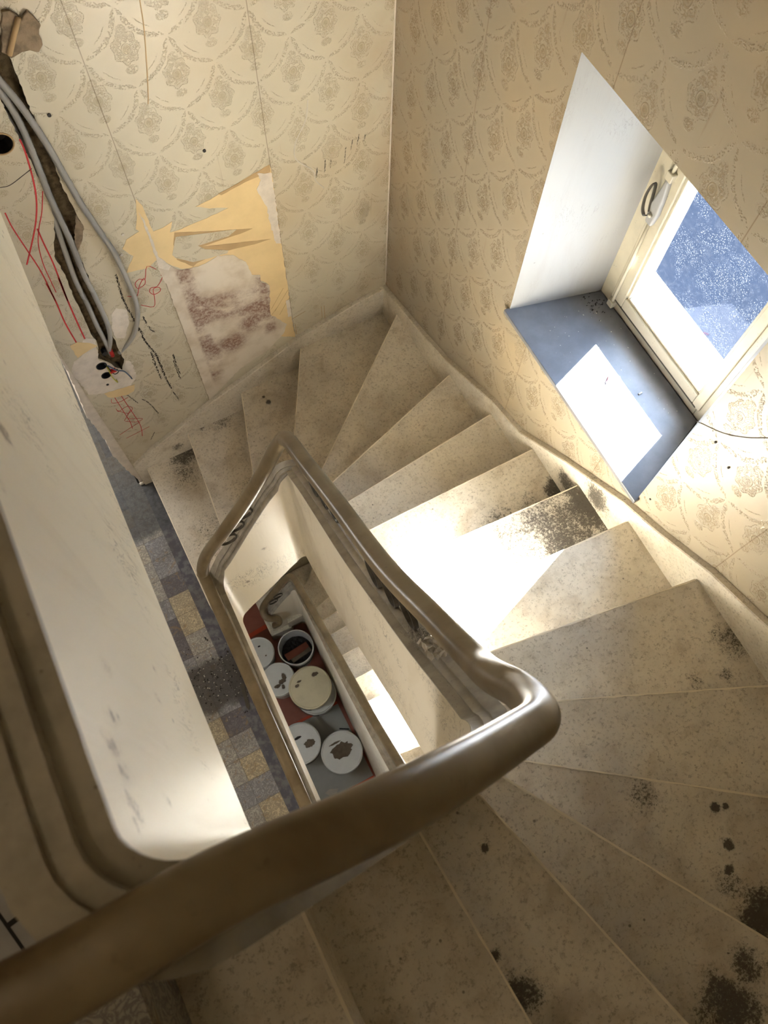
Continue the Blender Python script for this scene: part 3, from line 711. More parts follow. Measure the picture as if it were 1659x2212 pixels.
for si, sg in enumerate(segs):
    a, b = sg[0][0], sg[-1][0]; d = (b - a).normalized(); nrm = Vector((-d.y, d.x)); L = (b - a).length
    r0 = RAD if si > 0 else 0; r1 = RAD if si < len(segs) - 1 else 0
    tab = [((p - a).length, zt, zb) for p, zt, zb in sg]
    m = max(4, int(L / .05))
    for i in range(m + 1):
        s = r0 + (L - r0 - r1) * i / m; zt, zb = lerp_tab(tab, s); p = a + d * s
        stations.append([p.x, p.y, nrm.x, nrm.y, zt, zb])
    if si < len(segs) - 1:
        b2 = segs[si + 1][-1][0]; d2 = (b2 - b).normalized(); n2 = Vector((-d2.y, d2.x))
        z1 = lerp_tab(tab, L - r1); t2 = [((p - b).length, zt, zb) for p, zt, zb in segs[si + 1]]; z2 = lerp_tab(t2, RAD)
        c = b - d * RAD - nrm * RAD
        c = (b - d * RAD) + (-nrm) * RAD
        a0 = math.atan2(nrm.y, nrm.x); a1 = math.atan2(n2.y, n2.x)
        while a1 > a0 + PI: a1 -= 2 * PI
        while a1 < a0 - PI: a1 += 2 * PI
        for i in range(1, 8):
            t = i / 8; an = a0 + (a1 - a0) * t; n = Vector((math.cos(an), math.sin(an)))
            stations.append([c.x + n.x * RAD, c.y + n.y * RAD, n.x, n.y, z1[0] + (z2[0] - z1[0]) * t, z1[1] + (z2[1] - z1[1]) * t])
# smooth heights a little
for _ in range(3):
    zz = [(s[4], s[5]) for s in stations]
    for i in range(1, len(stations) - 1):
        if abs(stations[i][4] - zz[i - 1][0]) > .5: continue
        stations[i][4] = (zz[i - 1][0] + 2 * zz[i][0] + zz[i + 1][0]) / 4
def ribbon(sect, st):
    """sect: list of (outward offset, 't'|'b', dz) closed"""
    bm = bmesh.new(); rows = []
    for x, y, nx, ny, zt, zb in st:
        rows.append([bm.verts.new((x + nx * o, y + ny * o, (zt if w == 't' else zb) + dz)) for o, w, dz in sect])
    m = len(sect)
    for i in range(len(rows) - 1):
        for j in range(m): bm.faces.new((rows[i][j], rows[i][(j + 1) % m], rows[i + 1][(j + 1) % m], rows[i + 1][j]))
    bm.faces.new(rows[0]); bm.faces.new(rows[-1][::-1]); return bm
bal = thing('balustrade', 'solid cream balustrade with grey coping and brown handrail winding round the narrow stair well', 'balustrade', None, (-1.2, -1.2, -ST))
# split the long body into lower and upper wall
cut = next(i for i, s in enumerate(stations) if s[4] > .2 and abs(s[0] + 1.4) < .02) 
obj('string_wall', ribbon([(0, 't', 0), (TH, 't', 0), (TH, 'b', 0), (0, 'b', 0)], stations), MT['cream'], bal, smooth=True)
for p in bal.children[0].data.polygons: pass
em = bal.children[0].modifiers.new('split', 'EDGE_SPLIT'); em.split_angle = math.radians(35)
def soft(o, a=35):
    e = o.modifiers.new('split', 'EDGE_SPLIT'); e.split_angle = math.radians(a); return o
cop = soft(obj('coping', ribbon([(-.004, 't', -.003), (-.004, 't', .006), (.018, 't', .008), (.0182, 't', .022), (.037, 't', .023), (.0372, 't', .029), (TH + .004, 't', .027), (TH + .004, 't', -.003)], stations), MT['coping'], bal, smooth=True))
# handrail
RC = [((150, 2105), 3.62), ((480, 1915), 3.60), ((880, 1727), 3.5), ((1110, 1592), 3.27), ((1163, 1545), 3.18), ((1122, 1492), 3.05), ((1062, 1458), 2.93), ((1015, 1415), 2.77), ((930, 1328), 2.56),
      ((828, 1222), 2.35), ((730, 1090), 2.08), ((660, 1000), 1.86), ((620, 949), 1.68)]
RP = [Vector((-2.6, -2.187, 3.64)), Vector((-2.0, -2.187, 3.64)), Vector((-1.60, -2.187, 3.63))] + [onZ(p, z) for p, z in RC]
RP += [onZ((601, 960), 1.60), onZ((572, 1014), 1.45), onZ((530, 1083), 1.26), onZ((483, 1149), 1.07), onZ((446, 1200), .84), onZ((438, 1234), .70), onZ((447, 1258), .66), onZ((510, 1400), .65), onZ((664, 1748), .65),
       Vector((-1.437, -2.12, .65)), Vector((-1.425, -2.18, .62)), Vector((-1.37, -2.203, .58)), Vector((-1.19, -2.203, .40)), Vector((-1.02, -2.20, .15)), Vector((-.955, -2.15, .0)), Vector((-.945, -2.03, -.25)),
       Vector((-.94, -1.87, -.50)), Vector((-.938, -1.68, -.71)), Vector((-.935, -1.40, -.94)), Vector((-.932, -1.13, -1.14)), Vector((-.93, -.84, -1.36)), Vector((-.928, -.60, -1.56)), Vector((-.928, -.42, -1.70)),
       Vector((-.945, -.345, -1.76)), Vector((-1.0, -.325, -1.85)), Vector((-1.10, -.322, -2.02)), Vector((-1.215, -.318, -2.23)), Vector((-1.25, -.345, -2.30)), Vector((-1.245, -.40, -2.33)), Vector((-1.20, -.43, -2.35)), Vector((-1.165, -.44, -2.37)), Vector((-1.17, -.46, -2.42)), Vector((-1.215, -.445, -2.50))]
rp = smooth_path(RP, 7)
sec = [(.027 * math.copysign(abs(math.cos(a)) ** .75, math.cos(a)), .024 * math.copysign(abs(math.sin(a)) ** .75, math.sin(a))) for a in [2 * PI * i / 20 for i in range(20)]]
bm = bmesh.new(); sweep(bm, rp, sec); obj('handrail', bm, MT['rail'], bal, smooth=True, label='glossy brown handrail')
# iron rings between coping and rail, in threes; short posts
def nearest_rail(p): return min(rp, key=lambda q: (q.x - p[0]) ** 2 + (q.y - p[1]) ** 2 + ((q.z - p[2]) * .3) ** 2)
def station_near(x, y, z): return min(range(len(stations)), key=lambda i: (stations[i][0] - x) ** 2 + (stations[i][1] - y) ** 2 + (stations[i][4] - z) ** 2)
def iron_ring(x, y, z):
    i = station_near(x, y, z); s = stations[i]; s2 = stations[i + 1]; s0 = stations[i - 1]
    f = 0.036; q = Vector((x + s[2] * f, y + s[3] * f, 0)); t0 = Vector((s2[0] - s0[0], s2[1] - s0[1], s2[4] - s0[4]))
    w = (Vector((x - s0[0], y - s0[1])).dot(Vector((t0.x, t0.y)))) / max(1e-6, t0.x ** 2 + t0.y ** 2); base = q + Vector((0, 0, s0[4] + t0.z * w + .028))
    rl = min(rp, key=lambda v: (v.x - q.x) ** 2 + (v.y - q.y) ** 2 + ((v.z - base.z - .12) * .5) ** 2)
    t = t0.normalized(); n_ = Vector((s[2], s[3], 0)); u = n_.cross(t).normalized()
    if u.z < 0: u = -u
    gap = max(.07, (rl.z - base.z) * abs(u.z) - .018); R_ = gap * .52; c = base + u * gap * .5
    N = 32; ps = [c + t * math.cos(2 * PI * a / N) * max(.042, R_) + u * math.sin(2 * PI * a / N) * R_ for a in range(N + 1)]
    bm = bmesh.new(); ups = []
    for a in range(N + 1): ups.append(n_)
    sweep(bm, ps, [(-.0018, -.006), (.0018, -.006), (.0018, .006), (-.0018, .006)], ups=ups); obj('iron_ring', bm, MT['iron'], bal)
for x, z in ((-1.115, 1.1), (-1.165, 1.0), (-1.215, .92)): iron_ring(x, -.95, z)
for y, z in ((-1.22, 1.74), (-1.30, 1.8), (-1.38, 1.87)): iron_ring(-.958, y, z)
for y, z in ((-1.70, 2.2), (-1.785, 2.3), (-1.87, 2.39)): iron_ring(-.987, y, z)
for x, z in ((-1.06, -2.05), (-1.11, -2.15)): iron_ring(x, -.39, z)
pkids(bal)

# ------------------------------------------------------------------ marks, tears and patches on the back wall
def patch(name, px, mat, off=.001, amp=.003, step=.012, seed=1, parent=wall_back, y=0.0):
    pts = [onB(p, y) for p in px]
    bm = bmesh.new(); plate(bm, jag([Vector((p.x, -.0003 - off + .001, p.z)) for p in pts], amp, step, seed), (0, -.0007, 0))
    return obj(name, bm, mat, parent)
Zc = lambda l, ox, oy, s: [(ox + x / s, oy + y / s) for x, y in l]
A = lambda l: Zc(l, 250, 350, 3.95)
patch('torn_lining_paper', A([(170, 310), (225, 370), (250, 430), (320, 590), (400, 560), (480, 505), (460, 600), (560, 570), (720, 500), (960, 390), (800, 395), (680, 380), (760, 340), (1040, 180), (1310, 20), (1330, 100), (1410, 690), (1470, 1080), (1500, 1330), (1530, 1490),
    (1300, 1480), (1300, 1040), (1165, 980), (1110, 850), (960, 790), (800, 840), (700, 900), (560, 910), (420, 850), (340, 840), (280, 900), (90, 945), (150, 800), (55, 740), (90, 660), (200, 590), (170, 570), (180, 480)]), MT['lining'], .0012, .0025, .02, 3)
patch('torn_paper_edge', A([(1040, 180), (1310, 20), (1320, 80), (1100, 170), (900, 280), (870, 270)]), MT['liningd'], .002, .001, .02, 4)
patch('torn_paper_edge', A([(500, 600), (760, 590), (1165, 565), (1060, 610), (730, 720), (1320, 655), (1180, 700), (880, 770), (690, 860), (660, 890), (520, 830), (490, 700)]), MT['liningd'], .002, .001, .02, 5)
patch('wallpaper_remnant', A([(510, 636), (800, 600), (1030, 570), (960, 630), (700, 710), (760, 740), (960, 750), (950, 775), (740, 830), (660, 850), (510, 815), (480, 790)]), MT['paperB'], .0028, .001, .02, 6)
patch('bare_plaster_patch', A([(370, 840), (480, 890), (560, 920), (700, 890), (800, 840), (870, 795), (1000, 790), (1110, 850), (1160, 960), (1230, 960), (1240, 1020), (1310, 1050), (1320, 1300), (1460, 1380), (1430, 1460), (1300, 1600), (1060, 1760), (800, 2030), (560, 1380), (440, 1060), (380, 950), (340, 850)]), MT['stain'], .0024, .003, .014, 7)
patch('bare_plaster_patch', A([(1205, 95), (1330, 88), (1410, 690), (1365, 690), (1340, 600), (1300, 480), (1290, 380), (1250, 320), (1200, 230), (1235, 150)]), MT['plaster'], .0026, .003, .010, 8)
patch('bare_plaster_patch', A([(190, 420), (235, 480), (320, 680), (360, 800), (470, 880), (450, 920), (370, 900), (330, 790), (280, 640), (210, 460)]), MT['plaster'], .0034, .002, .010, 9)
patch('bare_plaster_patch', A([(1450, 1180), (1480, 1170), (1500, 1310), (1470, 1320)]), MT['plaster'], .0026, .001, .010, 10)
Bc = lambda l: Zc(l, 100, 600, 4.917)
PLP = jag([onB(p) for p in Bc([(420, 640), (520, 650), (545, 790), (548, 862), (639, 895), (728, 950), (815, 985), (838, 880), (900, 890), (960, 1040), (900, 1140), (760, 1210), (560, 1230), (450, 1240), (380, 1150), (270, 1000), (290, 890), (380, 820), (330, 750)])], .004, .012, 11)
bm = bmesh.new(); wall_with_holes(bm, [(p.x, p.z) for p in PLP], [sock1, sock2], lambda v: (v.x, -.0014, v.y))
obj('chased_plaster_patch', bm, MT['plaster'], wall_back)
patch('torn_lining_paper', Bc([(250, 720), (330, 680), (460, 690), (540, 720), (420, 790), (330, 850)]), MT['lining'], .002, .002, .012, 12)
patch('torn_lining_paper', Bc([(610, 1230), (760, 1180), (940, 1130), (930, 1200), (860, 1240), (720, 1270), (650, 1265)]), MT['lining'], .002, .002, .012, 13)
patch('bare_plaster_patch', Bc([(690, 400), (740, 320), (860, 340), (880, 480), (830, 640), (740, 640), (700, 560)]), MT['plaster'], .0012, .003, .012, 14)
# torn brown plaster at the top of the cable channel: a ragged relief
bm = bmesh.new()
tp = jag([onB(p) for p in [(0, 20), (18, 18), (36, 28), (44, 38), (57, 19), (70, 30), (86, 50), (82, 70), (90, 92), (82, 108), (62, 104), (45, 108), (22, 122), (10, 112), (0, 108)]], .003, .012, 21)
plate(bm, [(p.x, -.001, p.z) for p in tp], (0, -.010, 0)); obj('torn_plaster', bm, MT['loam'], wall_back, bevel=.004)
bm = bmesh.new()
sweep(bm, [onB(p, -.014) for p in [(40, 38), (30, 75), (20, 118)]], circ(.008, 7)); obj('torn_plaster', bm, MT['liningd'], wall_back, smooth=True)
patch('torn_plaster', [(163, 462), (180, 488), (176, 520), (166, 542), (160, 520)], MT['loam'], .004, .002, .01, 22)
def stroke(name, px, mat, w=.0022, sub=5, y=-.0009, parent=wall_back, plane='B'):
    if name == 'black_scuff': return scuff(px, mat, w)
    P = smooth_path([onB(p, y) if plane == 'B' else onW(p, y) for p in px], sub)
    bm = bmesh.new(); nrm = (0, 1, 0) if plane == 'B' else (1, 0, 0)
    sweep(bm, P, [(-w, -.0004), (w, -.0004), (w, .0004), (-w, .0004)], ups=[nrm] * len(P)); return obj(name, bm, mat, parent)
def scuff(px, mat, w):
    P = smooth_path([onB(p, -.0008) for p in px], 12); rr = random.Random(int(px[0][0] * 7)); bm = bmesh.new()
    for a, b in zip(P, P[1:]):
        d = (b - a); L = d.length; t = d.normalized(); n = Vector((t.z, 0, -t.x))
        for k in range(max(1, int(L / .0022))):
            if rr.random() < .25: continue
            for _ in range(2):
                c = a + t * rr.uniform(0, L) + n * rr.gauss(0, w * .75); l2 = rr.uniform(.003, .008); h2 = w * rr.uniform(.2, .6)
                v = [c - t * l2 - n * h2 * .3, c - n * h2, c + t * l2 + n * h2 * .2, c + n * h2]
                bm.faces.new([bm.verts.new(q) for q in v])
    return obj('black_scuff', bm, mat, wall_back)
C = lambda l: Zc(l, 0, 250, 5.53)
for px, w in [([(235, 280), (300, 430), (390, 740), (435, 1000), (430, 1250), (390, 1480), (320, 1780)], .0026), ([(510, 900), (500, 1150), (465, 1350), (460, 1550), (520, 1780), (600, 1960), (670, 2110)], .0016),
              ([(445, 1350), (520, 1520), (630, 1750), (720, 1980), (810, 2212)], .0026), ([(60, 1160), (150, 1340), (320, 1600), (500, 1880), (660, 2212)], .0022)]:
    stroke('red_crayon_line', C(px), MT['red'], w)
for px, w in [([(0, 60), (100, 250), (200, 480), (320, 690)], .0028), ([(130, 0), (230, 250), (340, 500), (410, 650)], .0030),
              ([(790, 1245), (880, 1380), (980, 1530), (1010, 1600), (1020, 1680)], .0016), ([(725, 1270), (820, 1420), (890, 1530), (915, 1600)], .0016), ([(690, 1290), (700, 1330), (780, 1320), (870, 1270)], .0011), ([(740, 1390), (770, 1420), (850, 1370), (915, 1385), (870, 1440), (750, 1410)], .0011),
              ([(830, 1520), (900, 1400), (860, 1490), (1020, 1495), (960, 1530), (840, 1525)], .0011), ([(780, 1670), (900, 1590), (1000, 1530)], .0011), ([(850, 1705), (960, 1650), (1095, 1580)], .0010)]:
    stroke('red_crayon_line', Bc(px), MT['red'], w)
for px in [[(345, 915), (265, 890), (250, 1000), (200, 1000), (165, 1040), (190, 1080), (250, 1040), (240, 990), (200, 1060), (190, 1120), (170, 1150), (100, 1145)], [(420, 970), (385, 965), (400, 980), (355, 1060), (300, 1075), (290, 1110), (330, 1130), (380, 1100), (370, 1070), (320, 1085), (330, 1150), (325, 1235), (215, 1220)]]:
    stroke('red_crayon_line', A(px), MT['red'], .0013, 3)
for px, w in [([(190, 1400), (260, 1540), (340, 1640), (400, 1780), (430, 1850), (475, 1930)], .0036), ([(230, 1320), (270, 1380), (300, 1430), (330, 1450)], .0028), ([(490, 1960), (520, 2000), (540, 2030)], .002), ([(490, 1640), (520, 1740), (550, 1810)], .003), ([(0, 960), (60, 1160), (120, 1280), (190, 1400)], .003), ([(300, 1620), (350, 1760), (390, 1850)], .003)]:
    stroke('black_scuff', A(px), MT['scuff'], w)
for px in [[(850, 1235), (920, 1290), (975, 1330)], [(1020, 1290), (1100, 1340), (1190, 1440)], [(1350, 880), (1380, 970), (1430, 1080)], [(1150, 1640), (1110, 1720)]]:
    stroke('black_scuff', Bc(px), MT['scuff'], .002)
for px in [[(747, 318), (744, 352)], [(762, 302), (758, 322)], [(776, 288), (772, 312)], [(790, 290), (786, 304)], [(703, 345), (701, 372)], [(685, 362), (683, 386)], [(715, 342), (714, 362)]]:
    stroke('black_scuff', px, MT['scuff'], .0017, 2)
stroke('pencil_line', C([(0, 860), (120, 830), (280, 710), (380, 630)]), MT['pencil'], .0012)
for px in [[(665, 215), (660, 260), (638, 310), (640, 345), (676, 368), (682, 390), (700, 406)]]:
    stroke('scratch_line', px, MT['chip'], .002)
for px in [[(700, 660), (702, 690)], [(694, 662), (696, 686)], [(640, 722), (638, 700)], [(630, 690), (660, 672)], [(586, 668), (612, 622)], [(594, 672), (622, 626)], [(604, 680), (626, 640)], [(580, 690), (600, 662)]]:
    stroke('brown_scratch', px, MT['liningd'], .0012, 2)
stroke('crack_line', [(302, 0), (311, 60), (317, 140), (320, 200), (320, 225)], MT['liningd'], .0016)
# crack and marks on the window wall, and screw plugs
stroke('crack_line', [(1505, 910), (1560, 935), (1610, 945), (1659, 946)], MT['pencil'], .0012, 4, -.0009, wall_right, 'W')
for p in [(1405, 1078), (1574, 1010), (1546, 955)]:
    bm = bmesh.new(); q = onW(p, -.001); sweep(bm, [q, q + Vector((-.003, 0, 0))], circ(.0035, 7)); obj('nail_head', bm, MT['scuff'], wall_right)
for p in [(106, 248), (265, 506), (262, 550), (441, 325)]:
    bm = bmesh.new(); q = onB(p, -.0005); sweep(bm, [q, q + Vector((0, -.004, 0))], circ(.006, 9)); obj('wall_plug', bm, MT['scuff'] if p[0] < 200 or p[0] > 400 else MT['chip'], wall_back)
# white corner bead between the two papered walls
bm = bmesh.new(); sweep(bm, [(-.003, -.003, .9), (-.003, -.003, 5.4)], circ(.003, 6)); obj('trim_1', bm, MT['plaster'], kind='structure')

# ------------------------------------------------------------------ cables and boxes
def cable(name, px, depths, r, label, ridge=False):
    P = smooth_path([onB(p, y) for p, y in zip(px, depths)], 10)
    root_bm = bmesh.new(); sweep(root_bm, P, circ(r, 10)); o = obj(name, root_bm, MT['conduit'], None, smooth=True)
    tag(o, label, 'cable', 'grey conduits down the back wall')
    if ridge:
        bm = bmesh.new(); acc = 0; last = P[0]; top = [q for q in P if q.z > 1.75]
        for i in range(1, len(top)):
            a, b = top[i - 1], top[i]; L = (b - a).length; k = max(1, int(L / .0055)); t = (b - a).normalized()
            for j in range(k):
                c = a.lerp(b, j / k); u = t.cross(Vector((0, 1, 0))).normalized(); v = t.cross(u)
                ring = [c + (u * math.cos(w * PI / 5) + v * math.sin(w * PI / 5)) * (r + .0012) for w in range(10)]
                v1 = [bm.verts.new(q - t * .0013) for q in ring]; v2 = [bm.verts.new(q + t * .0013) for q in ring]
                for w in range(10): bm.faces.new((v1[w], v1[(w + 1) % 10], v2[(w + 1) % 10], v2[w]))
        obj('ribbing', bm, MT['conduit'], o)
    return o
cable('cable_conduit', [(-40, 130), (0, 175), (34, 215), (60, 250), (100, 310), (140, 380), (175, 440), (215, 500), (246, 545), (268, 590), (293, 650), (297, 690), (285, 730), (258, 762)],
      [-.012, -.012, -.012, -.014, -.016, -.018, -.02, -.022, -.024, -.024, -.022, -.018, -.008, .012], .0100, 'ribbed grey conduit bowing out furthest right of the wall channel', True)
cable('cable_conduit', [(-40, 140), (0, 196), (40, 260), (75, 340), (110, 430), (150, 515), (180, 590), (205, 640), (228, 690), (236, 715), (238, 735), (236, 752)],
      [.004, .002, .0, -.004, -.006, -.008, -.008, -.008, -.006, -.002, .004, .012], .0100, 'middle grey conduit in the wall channel running to the open socket boxes', True)
cable('cable_conduit', [(-30, 155), (0, 225), (30, 280), (62, 340), (95, 420), (118, 475), (138, 535), (165, 610), (188, 655), (208, 700), (226, 735), (240, 765)],
      [.020, .020, .020, .018, .018, .016, .014, .012, .012, .012, .014, .016], .0100, 'left grey conduit in the wall channel ending in a red sleeve')
bm = bmesh.new(); sweep(bm, [onB((238, 757), .012), onB((243, 768), .014)], circ(.0098, 10)); obj('cable_sleeve', bm, MT['redplastic'], bpy.data.objects['cable_conduit.002'], smooth=True)
def socket_box(loop, c, r, label):
    q = onB(c); bm = bmesh.new()
    for rr, y0, y1 in ((r, -.003, .05),):
        N = 24
        o_ = [[bm.verts.new((q.x + R * math.cos(2 * PI * i / N), y, q.z + R * math.sin(2 * PI * i / N))) for i in range(N)] for R, y in ((r + .0015, .03), (r + .0015, -.004), (r - .0015, -.004), (r - .002, .045))]
        for k in range(3):
            for i in range(N): bm.faces.new((o_[k][i], o_[k][(i + 1) % N], o_[k + 1][(i + 1) % N], o_[k + 1][i]))
        bm.faces.new(o_[3])
    o = obj('socket_box', bm, MT['black'], None, smooth=False); tag(o, label, 'socket box', 'open socket boxes'); return o
recess('box_recess', sock1, .052, MT['void'], wall_back, 2); recess('box_recess', sock2, .05, MT['void'], wall_back, 2)
sb1 = socket_box(sock1, (219, 790), .0225, 'upper black round socket box set in the white plaster patch')
sb2 = socket_box(sock2, (229, 810), .0205, 'lower black round socket box set in the white plaster patch')
for p, r in [((226, 763), .012), ((232, 830), .006)]:
    q = onB(p); bm = bmesh.new(); sweep(bm, [(q.x, -.004, q.z), (q.x, .02, q.z)], circ(r, 12)); o = obj('junction_plug', bm, MT['black'], None, smooth=False)
    tag(o, 'round black plug above the two open socket boxes' if r > .01 else 'small black peg below the two open socket boxes', 'plug')
def wire(px, ys, mat, r, label):
    o = tube('loose_wire', [onB(p, y) for p, y in zip(px, ys)], r, mat, None, 7, 6); tag(o, label, 'wire', 'loose wires at the socket boxes'); return o
wire([(226, 786), (240, 794), (252, 800), (268, 802), (280, 812), (285, 818)], [.01, -.012, -.02, -.02, -.016, -.014], MT['bluewire'], .0032, 'slate blue wire bending right out of the upper socket box')
wire([(228, 784), (238, 800), (248, 808), (256, 803), (252, 797)], [.01, -.014, -.02, -.016, -.01], MT['black'], .0022, 'thin black wire looped over the socket boxes')
wire([(227, 786), (234, 798), (243, 815), (254, 826), (251, 820)], [.01, -.012, -.018, -.016, -.012], MT['yellowwire'], .0026, 'yellow green earth wire hanging below the socket boxes')
q = onB((244, 801), -.012); bm = bmesh.new(); box(bm, (q.x - .014, q.y - .008, q.z - .007), (q.x + .014, q.y + .008, q.z + .007))
tag(obj('wire_connector', bm, MT['redplastic'], None, bevel=.002), 'red wire connector in front of the socket boxes', 'wire connector')
bm = bmesh.new(); sweep(bm, [onB(p, .01) for p in [(160, 545), (172, 575), (190, 620)]], [(-.006, -.002), (.006, -.002), (.006, .002), (-.006, .002)])
tag(obj('wood_sliver', bm, MT['wood'], None), 'pale wood sliver wedged beside the cables in the channel', 'wood sliver')

# ------------------------------------------------------------------ buckets on the ground floor
def lathe(bm, prof, n=40, c=(0, 0, 0)):
    rings = [[bm.verts.new((c[0] + r * math.cos(2 * PI * i / n), c[1] + r * math.sin(2 * PI * i / n), c[2] + z)) for i in range(n)] for r, z in prof]
    for a, b in zip(rings, rings[1:]):
        for i in range(n): bm.faces.new((a[i], a[(i + 1) % n], b[(i + 1) % n], b[i]))
    return rings
def blob(name, c, rx, ry, z, mat, parent, seed, th=.004):
    rr = random.Random(seed); bm = bmesh.new(); N = 26
    pts = [Vector((c[0] + rx * math.cos(2 * PI * i / N) * (1 + rr.uniform(-.22, .18)), c[1] + ry * math.sin(2 * PI * i / N) * (1 + rr.uniform(-.22, .18)), z)) for i in range(N)]
    plate(bm, pts, (0, 0, th)); return obj(name, bm, mat, parent)
def bucket(x, y, r, h, z, label, lid=True, top='bucket', residue=None):
    root = thing('bucket', label, 'bucket', 'plastic buckets on the ground floor', (x, y, z))
    bm = bmesh.new(); rg = lathe(bm, [(r * .86, 0), (r * .95, h * .72), (r * 1.0, h * .74), (r * 1.0, h * .78), (r * .96, h * .79), (r * .985, h - .006), (r * 1.03, h - .004), (r * 1.03, h), (r * .965, h), (r * .93, h * .5), (r * .84, .006)])
    bm.faces.new(rg[0][::-1]); bm.faces.new(rg[-1]); soft(obj('bucket_body', bm, MT['bucket'], root, smooth=True), 40)
    if lid:
        bm = bmesh.new(); rg = lathe(bm, [(r * 1.045, h - .018), (r * 1.05, h + .004), (r * 1.03, h + .009), (r * .985, h + .009), (r * .96, h + .001), (r * .5, h + .002)], 44)
        bm.faces.new(rg[-1]); ld = soft(obj('bucket_lid', bm, MT[top], root, smooth=True), 40)
    bm = bmesh.new(); an = x * 7 + y * 3
    sweep(bm, [(r * 1.045 * math.cos(an + a * PI / 14), r * 1.045 * math.sin(an + a * PI / 14), h * .80 - .03 * math.sin(a * PI / 14)) for a in range(15)], circ(.003, 6)); obj('bucket_handle', bm, MT['iron'], root, smooth=True)
    if residue:
        for (dx, dy, rx, ry, sd, mt) in residue: blob('dried_residue', (dx, dy), rx, ry, h + .0025, MT[mt], ld, sd)
    return root
bucket(-1.440, -.535, .134, .30, G, 'lidded grey white bucket half hidden under the landing, beside the red stripe', residue=[(.03, .05, .012, .007, 3, 'soil'), (-.02, -.02, .008, .014, 4, 'mud'), (.05, -.05, .008, .006, 6, 'mud')])
ob = bucket(-1.129, -.640, .152, .31, G, 'open bucket of dark rubble with a plank in it', lid=False)
bm = bmesh.new(); rr = random.Random(5); N = 30
rg = [[bm.verts.new((.137 * k / 6 * math.cos(2 * PI * i / N), .137 * k / 6 * math.sin(2 * PI * i / N), .13 + rr.uniform(-.012, .012))) for i in range(N)] for k in range(1, 7)]
for a, b in zip(rg, rg[1:]):
    for i in range(N): bm.faces.new((a[i], a[(i + 1) % N], b[(i + 1) % N], b[i]))
bm.faces.new(rg[0]); o = obj('rubble_fill', bm, MT['soil'], None); o.location = (-1.129, -.640, G); tag(o, 'dark rubble inside the open bucket', 'rubble', kind='stuff')
bm = bmesh.new(); box(bm, (-.115, -.032, 0), (.115, .032, .018)); o = obj('plank_offcut', bm, [MT['brick']], None, bevel=.002); o.location = (-1.135, -.655, G + .20); o.rotation_euler = (.12, .28, .15); tag(o, 'short red brown plank leaning inside the open bucket', 'plank')
bm = bmesh.new(); box(bm, (-.10, -.02, 0), (.10, .022, .016)); o = obj('plank_offcut', bm, MT['mud'], None, bevel=.002); o.location = (-1.115, -.70, G + .195); o.rotation_euler = (-.1, .25, .2); tag(o, 'short grey plank beside the red brown one in the open bucket', 'plank')
bucket(-1.380, -.828, .138, .33, G, 'lidded bucket with scattered mortar splashes, between the landing edge and the stacked bucket', residue=[(.02, -.03, .035, .02, 11, 'mud'), (.05, .0, .018, .03, 12, 'mud'), (-.03, -.05, .03, .015, 13, 'mud'), (.01, -.075, .014, .02, 14, 'mud')])
bucket(-1.150, -1.085, .168, .33, G, 'dirty bucket underneath the cream paint bucket')
bucket(-1.172, -1.068, .168, .30, G + .342, 'topmost bucket of the stack, with cream paint over its lid', top='paintlid', residue=[(-.09, .06, .018, .012, 15, 'mud'), (.08, .08, .03, .016, 16, 'mud'), (-.06, .085, .02, .008, 17, 'mud')])
bucket(-1.442, -1.395, .165, .34, G, 'lidded bucket with a brown splash, half hidden under the landing', residue=[(.07, -.035, .05, .032, 18, 'mud'), (-.0, .05, .03, .012, 19, 'soil')])
bucket(-1.166, -1.617, .166, .34, G, 'lidded bucket with a big dark mortar splash in the centre of its lid', residue=[(-.0, .01, .095, .065, 20, 'mud'), (-.02, .09, .05, .008, 22, 'mud')])
for a, b, label in [((733, 1574), (754, 1575), 'black tape strip on the grey sheet behind the splashed bucket'), ((693, 1542), (710, 1536), 'black tape strip on the grey sheet beside the bucket stack')]:
    p, q = onZ(a, G + .003), onZ(b, G + .003); d = (q - p).normalized(); n = Vector((-d.y, d.x, 0)) * .006
    bm = bmesh.new(); plate(bm, [p + n, q + n, q - n, p - n], (0, 0, .001)); tag(obj('tape_strip', bm, MT['black'], None), label, 'tape', 'black tape strips')
bm = bmesh.new(); plate(bm, [(-2.2, -1.19, G + .001), (-1.01, -1.20, G + .001), (-1.01, -1.885, G + .001), (-2.2, -1.895, G + .001)], (0, 0, .0015)); tag(obj('floor_sheet', bm, MT['sheet'], None), 'grey protective sheet under the front buckets', 'floor sheet')
bm = bmesh.new(); plate(bm, [(-2.2, -1.165, G + .0004), (-1.01, -1.175, G + .0004), (-1.01, -1.23, G + .0004), (-2.2, -1.23, G + .0004)], (0, 0, .0004)); tag(obj('floor_stripe', bm, MT['orange'], None), 'orange stripe along the back edge of the grey sheet', 'floor stripe')
bm = bmesh.new(); plate(bm, [(-2.2, -1.90, G + .0004), (-1.01, -1.888, G + .0004), (-1.01, -1.945, G + .0004), (-2.2, -1.95, G + .0004)], (0, 0, .0006)); tag(obj('floor_stripe', bm, MT['orange'], None), 'red stripe along the front edge of the grey sheet', 'floor stripe')
bm = bmesh.new(); p = onZ((543, 1372), G + .0004); q = onZ((580, 1350), G + .0004); d = (q - p).normalized(); n = Vector((-d.y, d.x, 0)) * .02
plate(bm, [p - d * .3 + n, q + n, q - n, p - d * .3 - n], (0, 0, .0004)); tag(obj('floor_stripe', bm, MT['orange'], None), 'short orange stripe by the foot of the lower stair', 'floor stripe')
bm = bmesh.new(); p = onZ((715, 1712), G + .006)
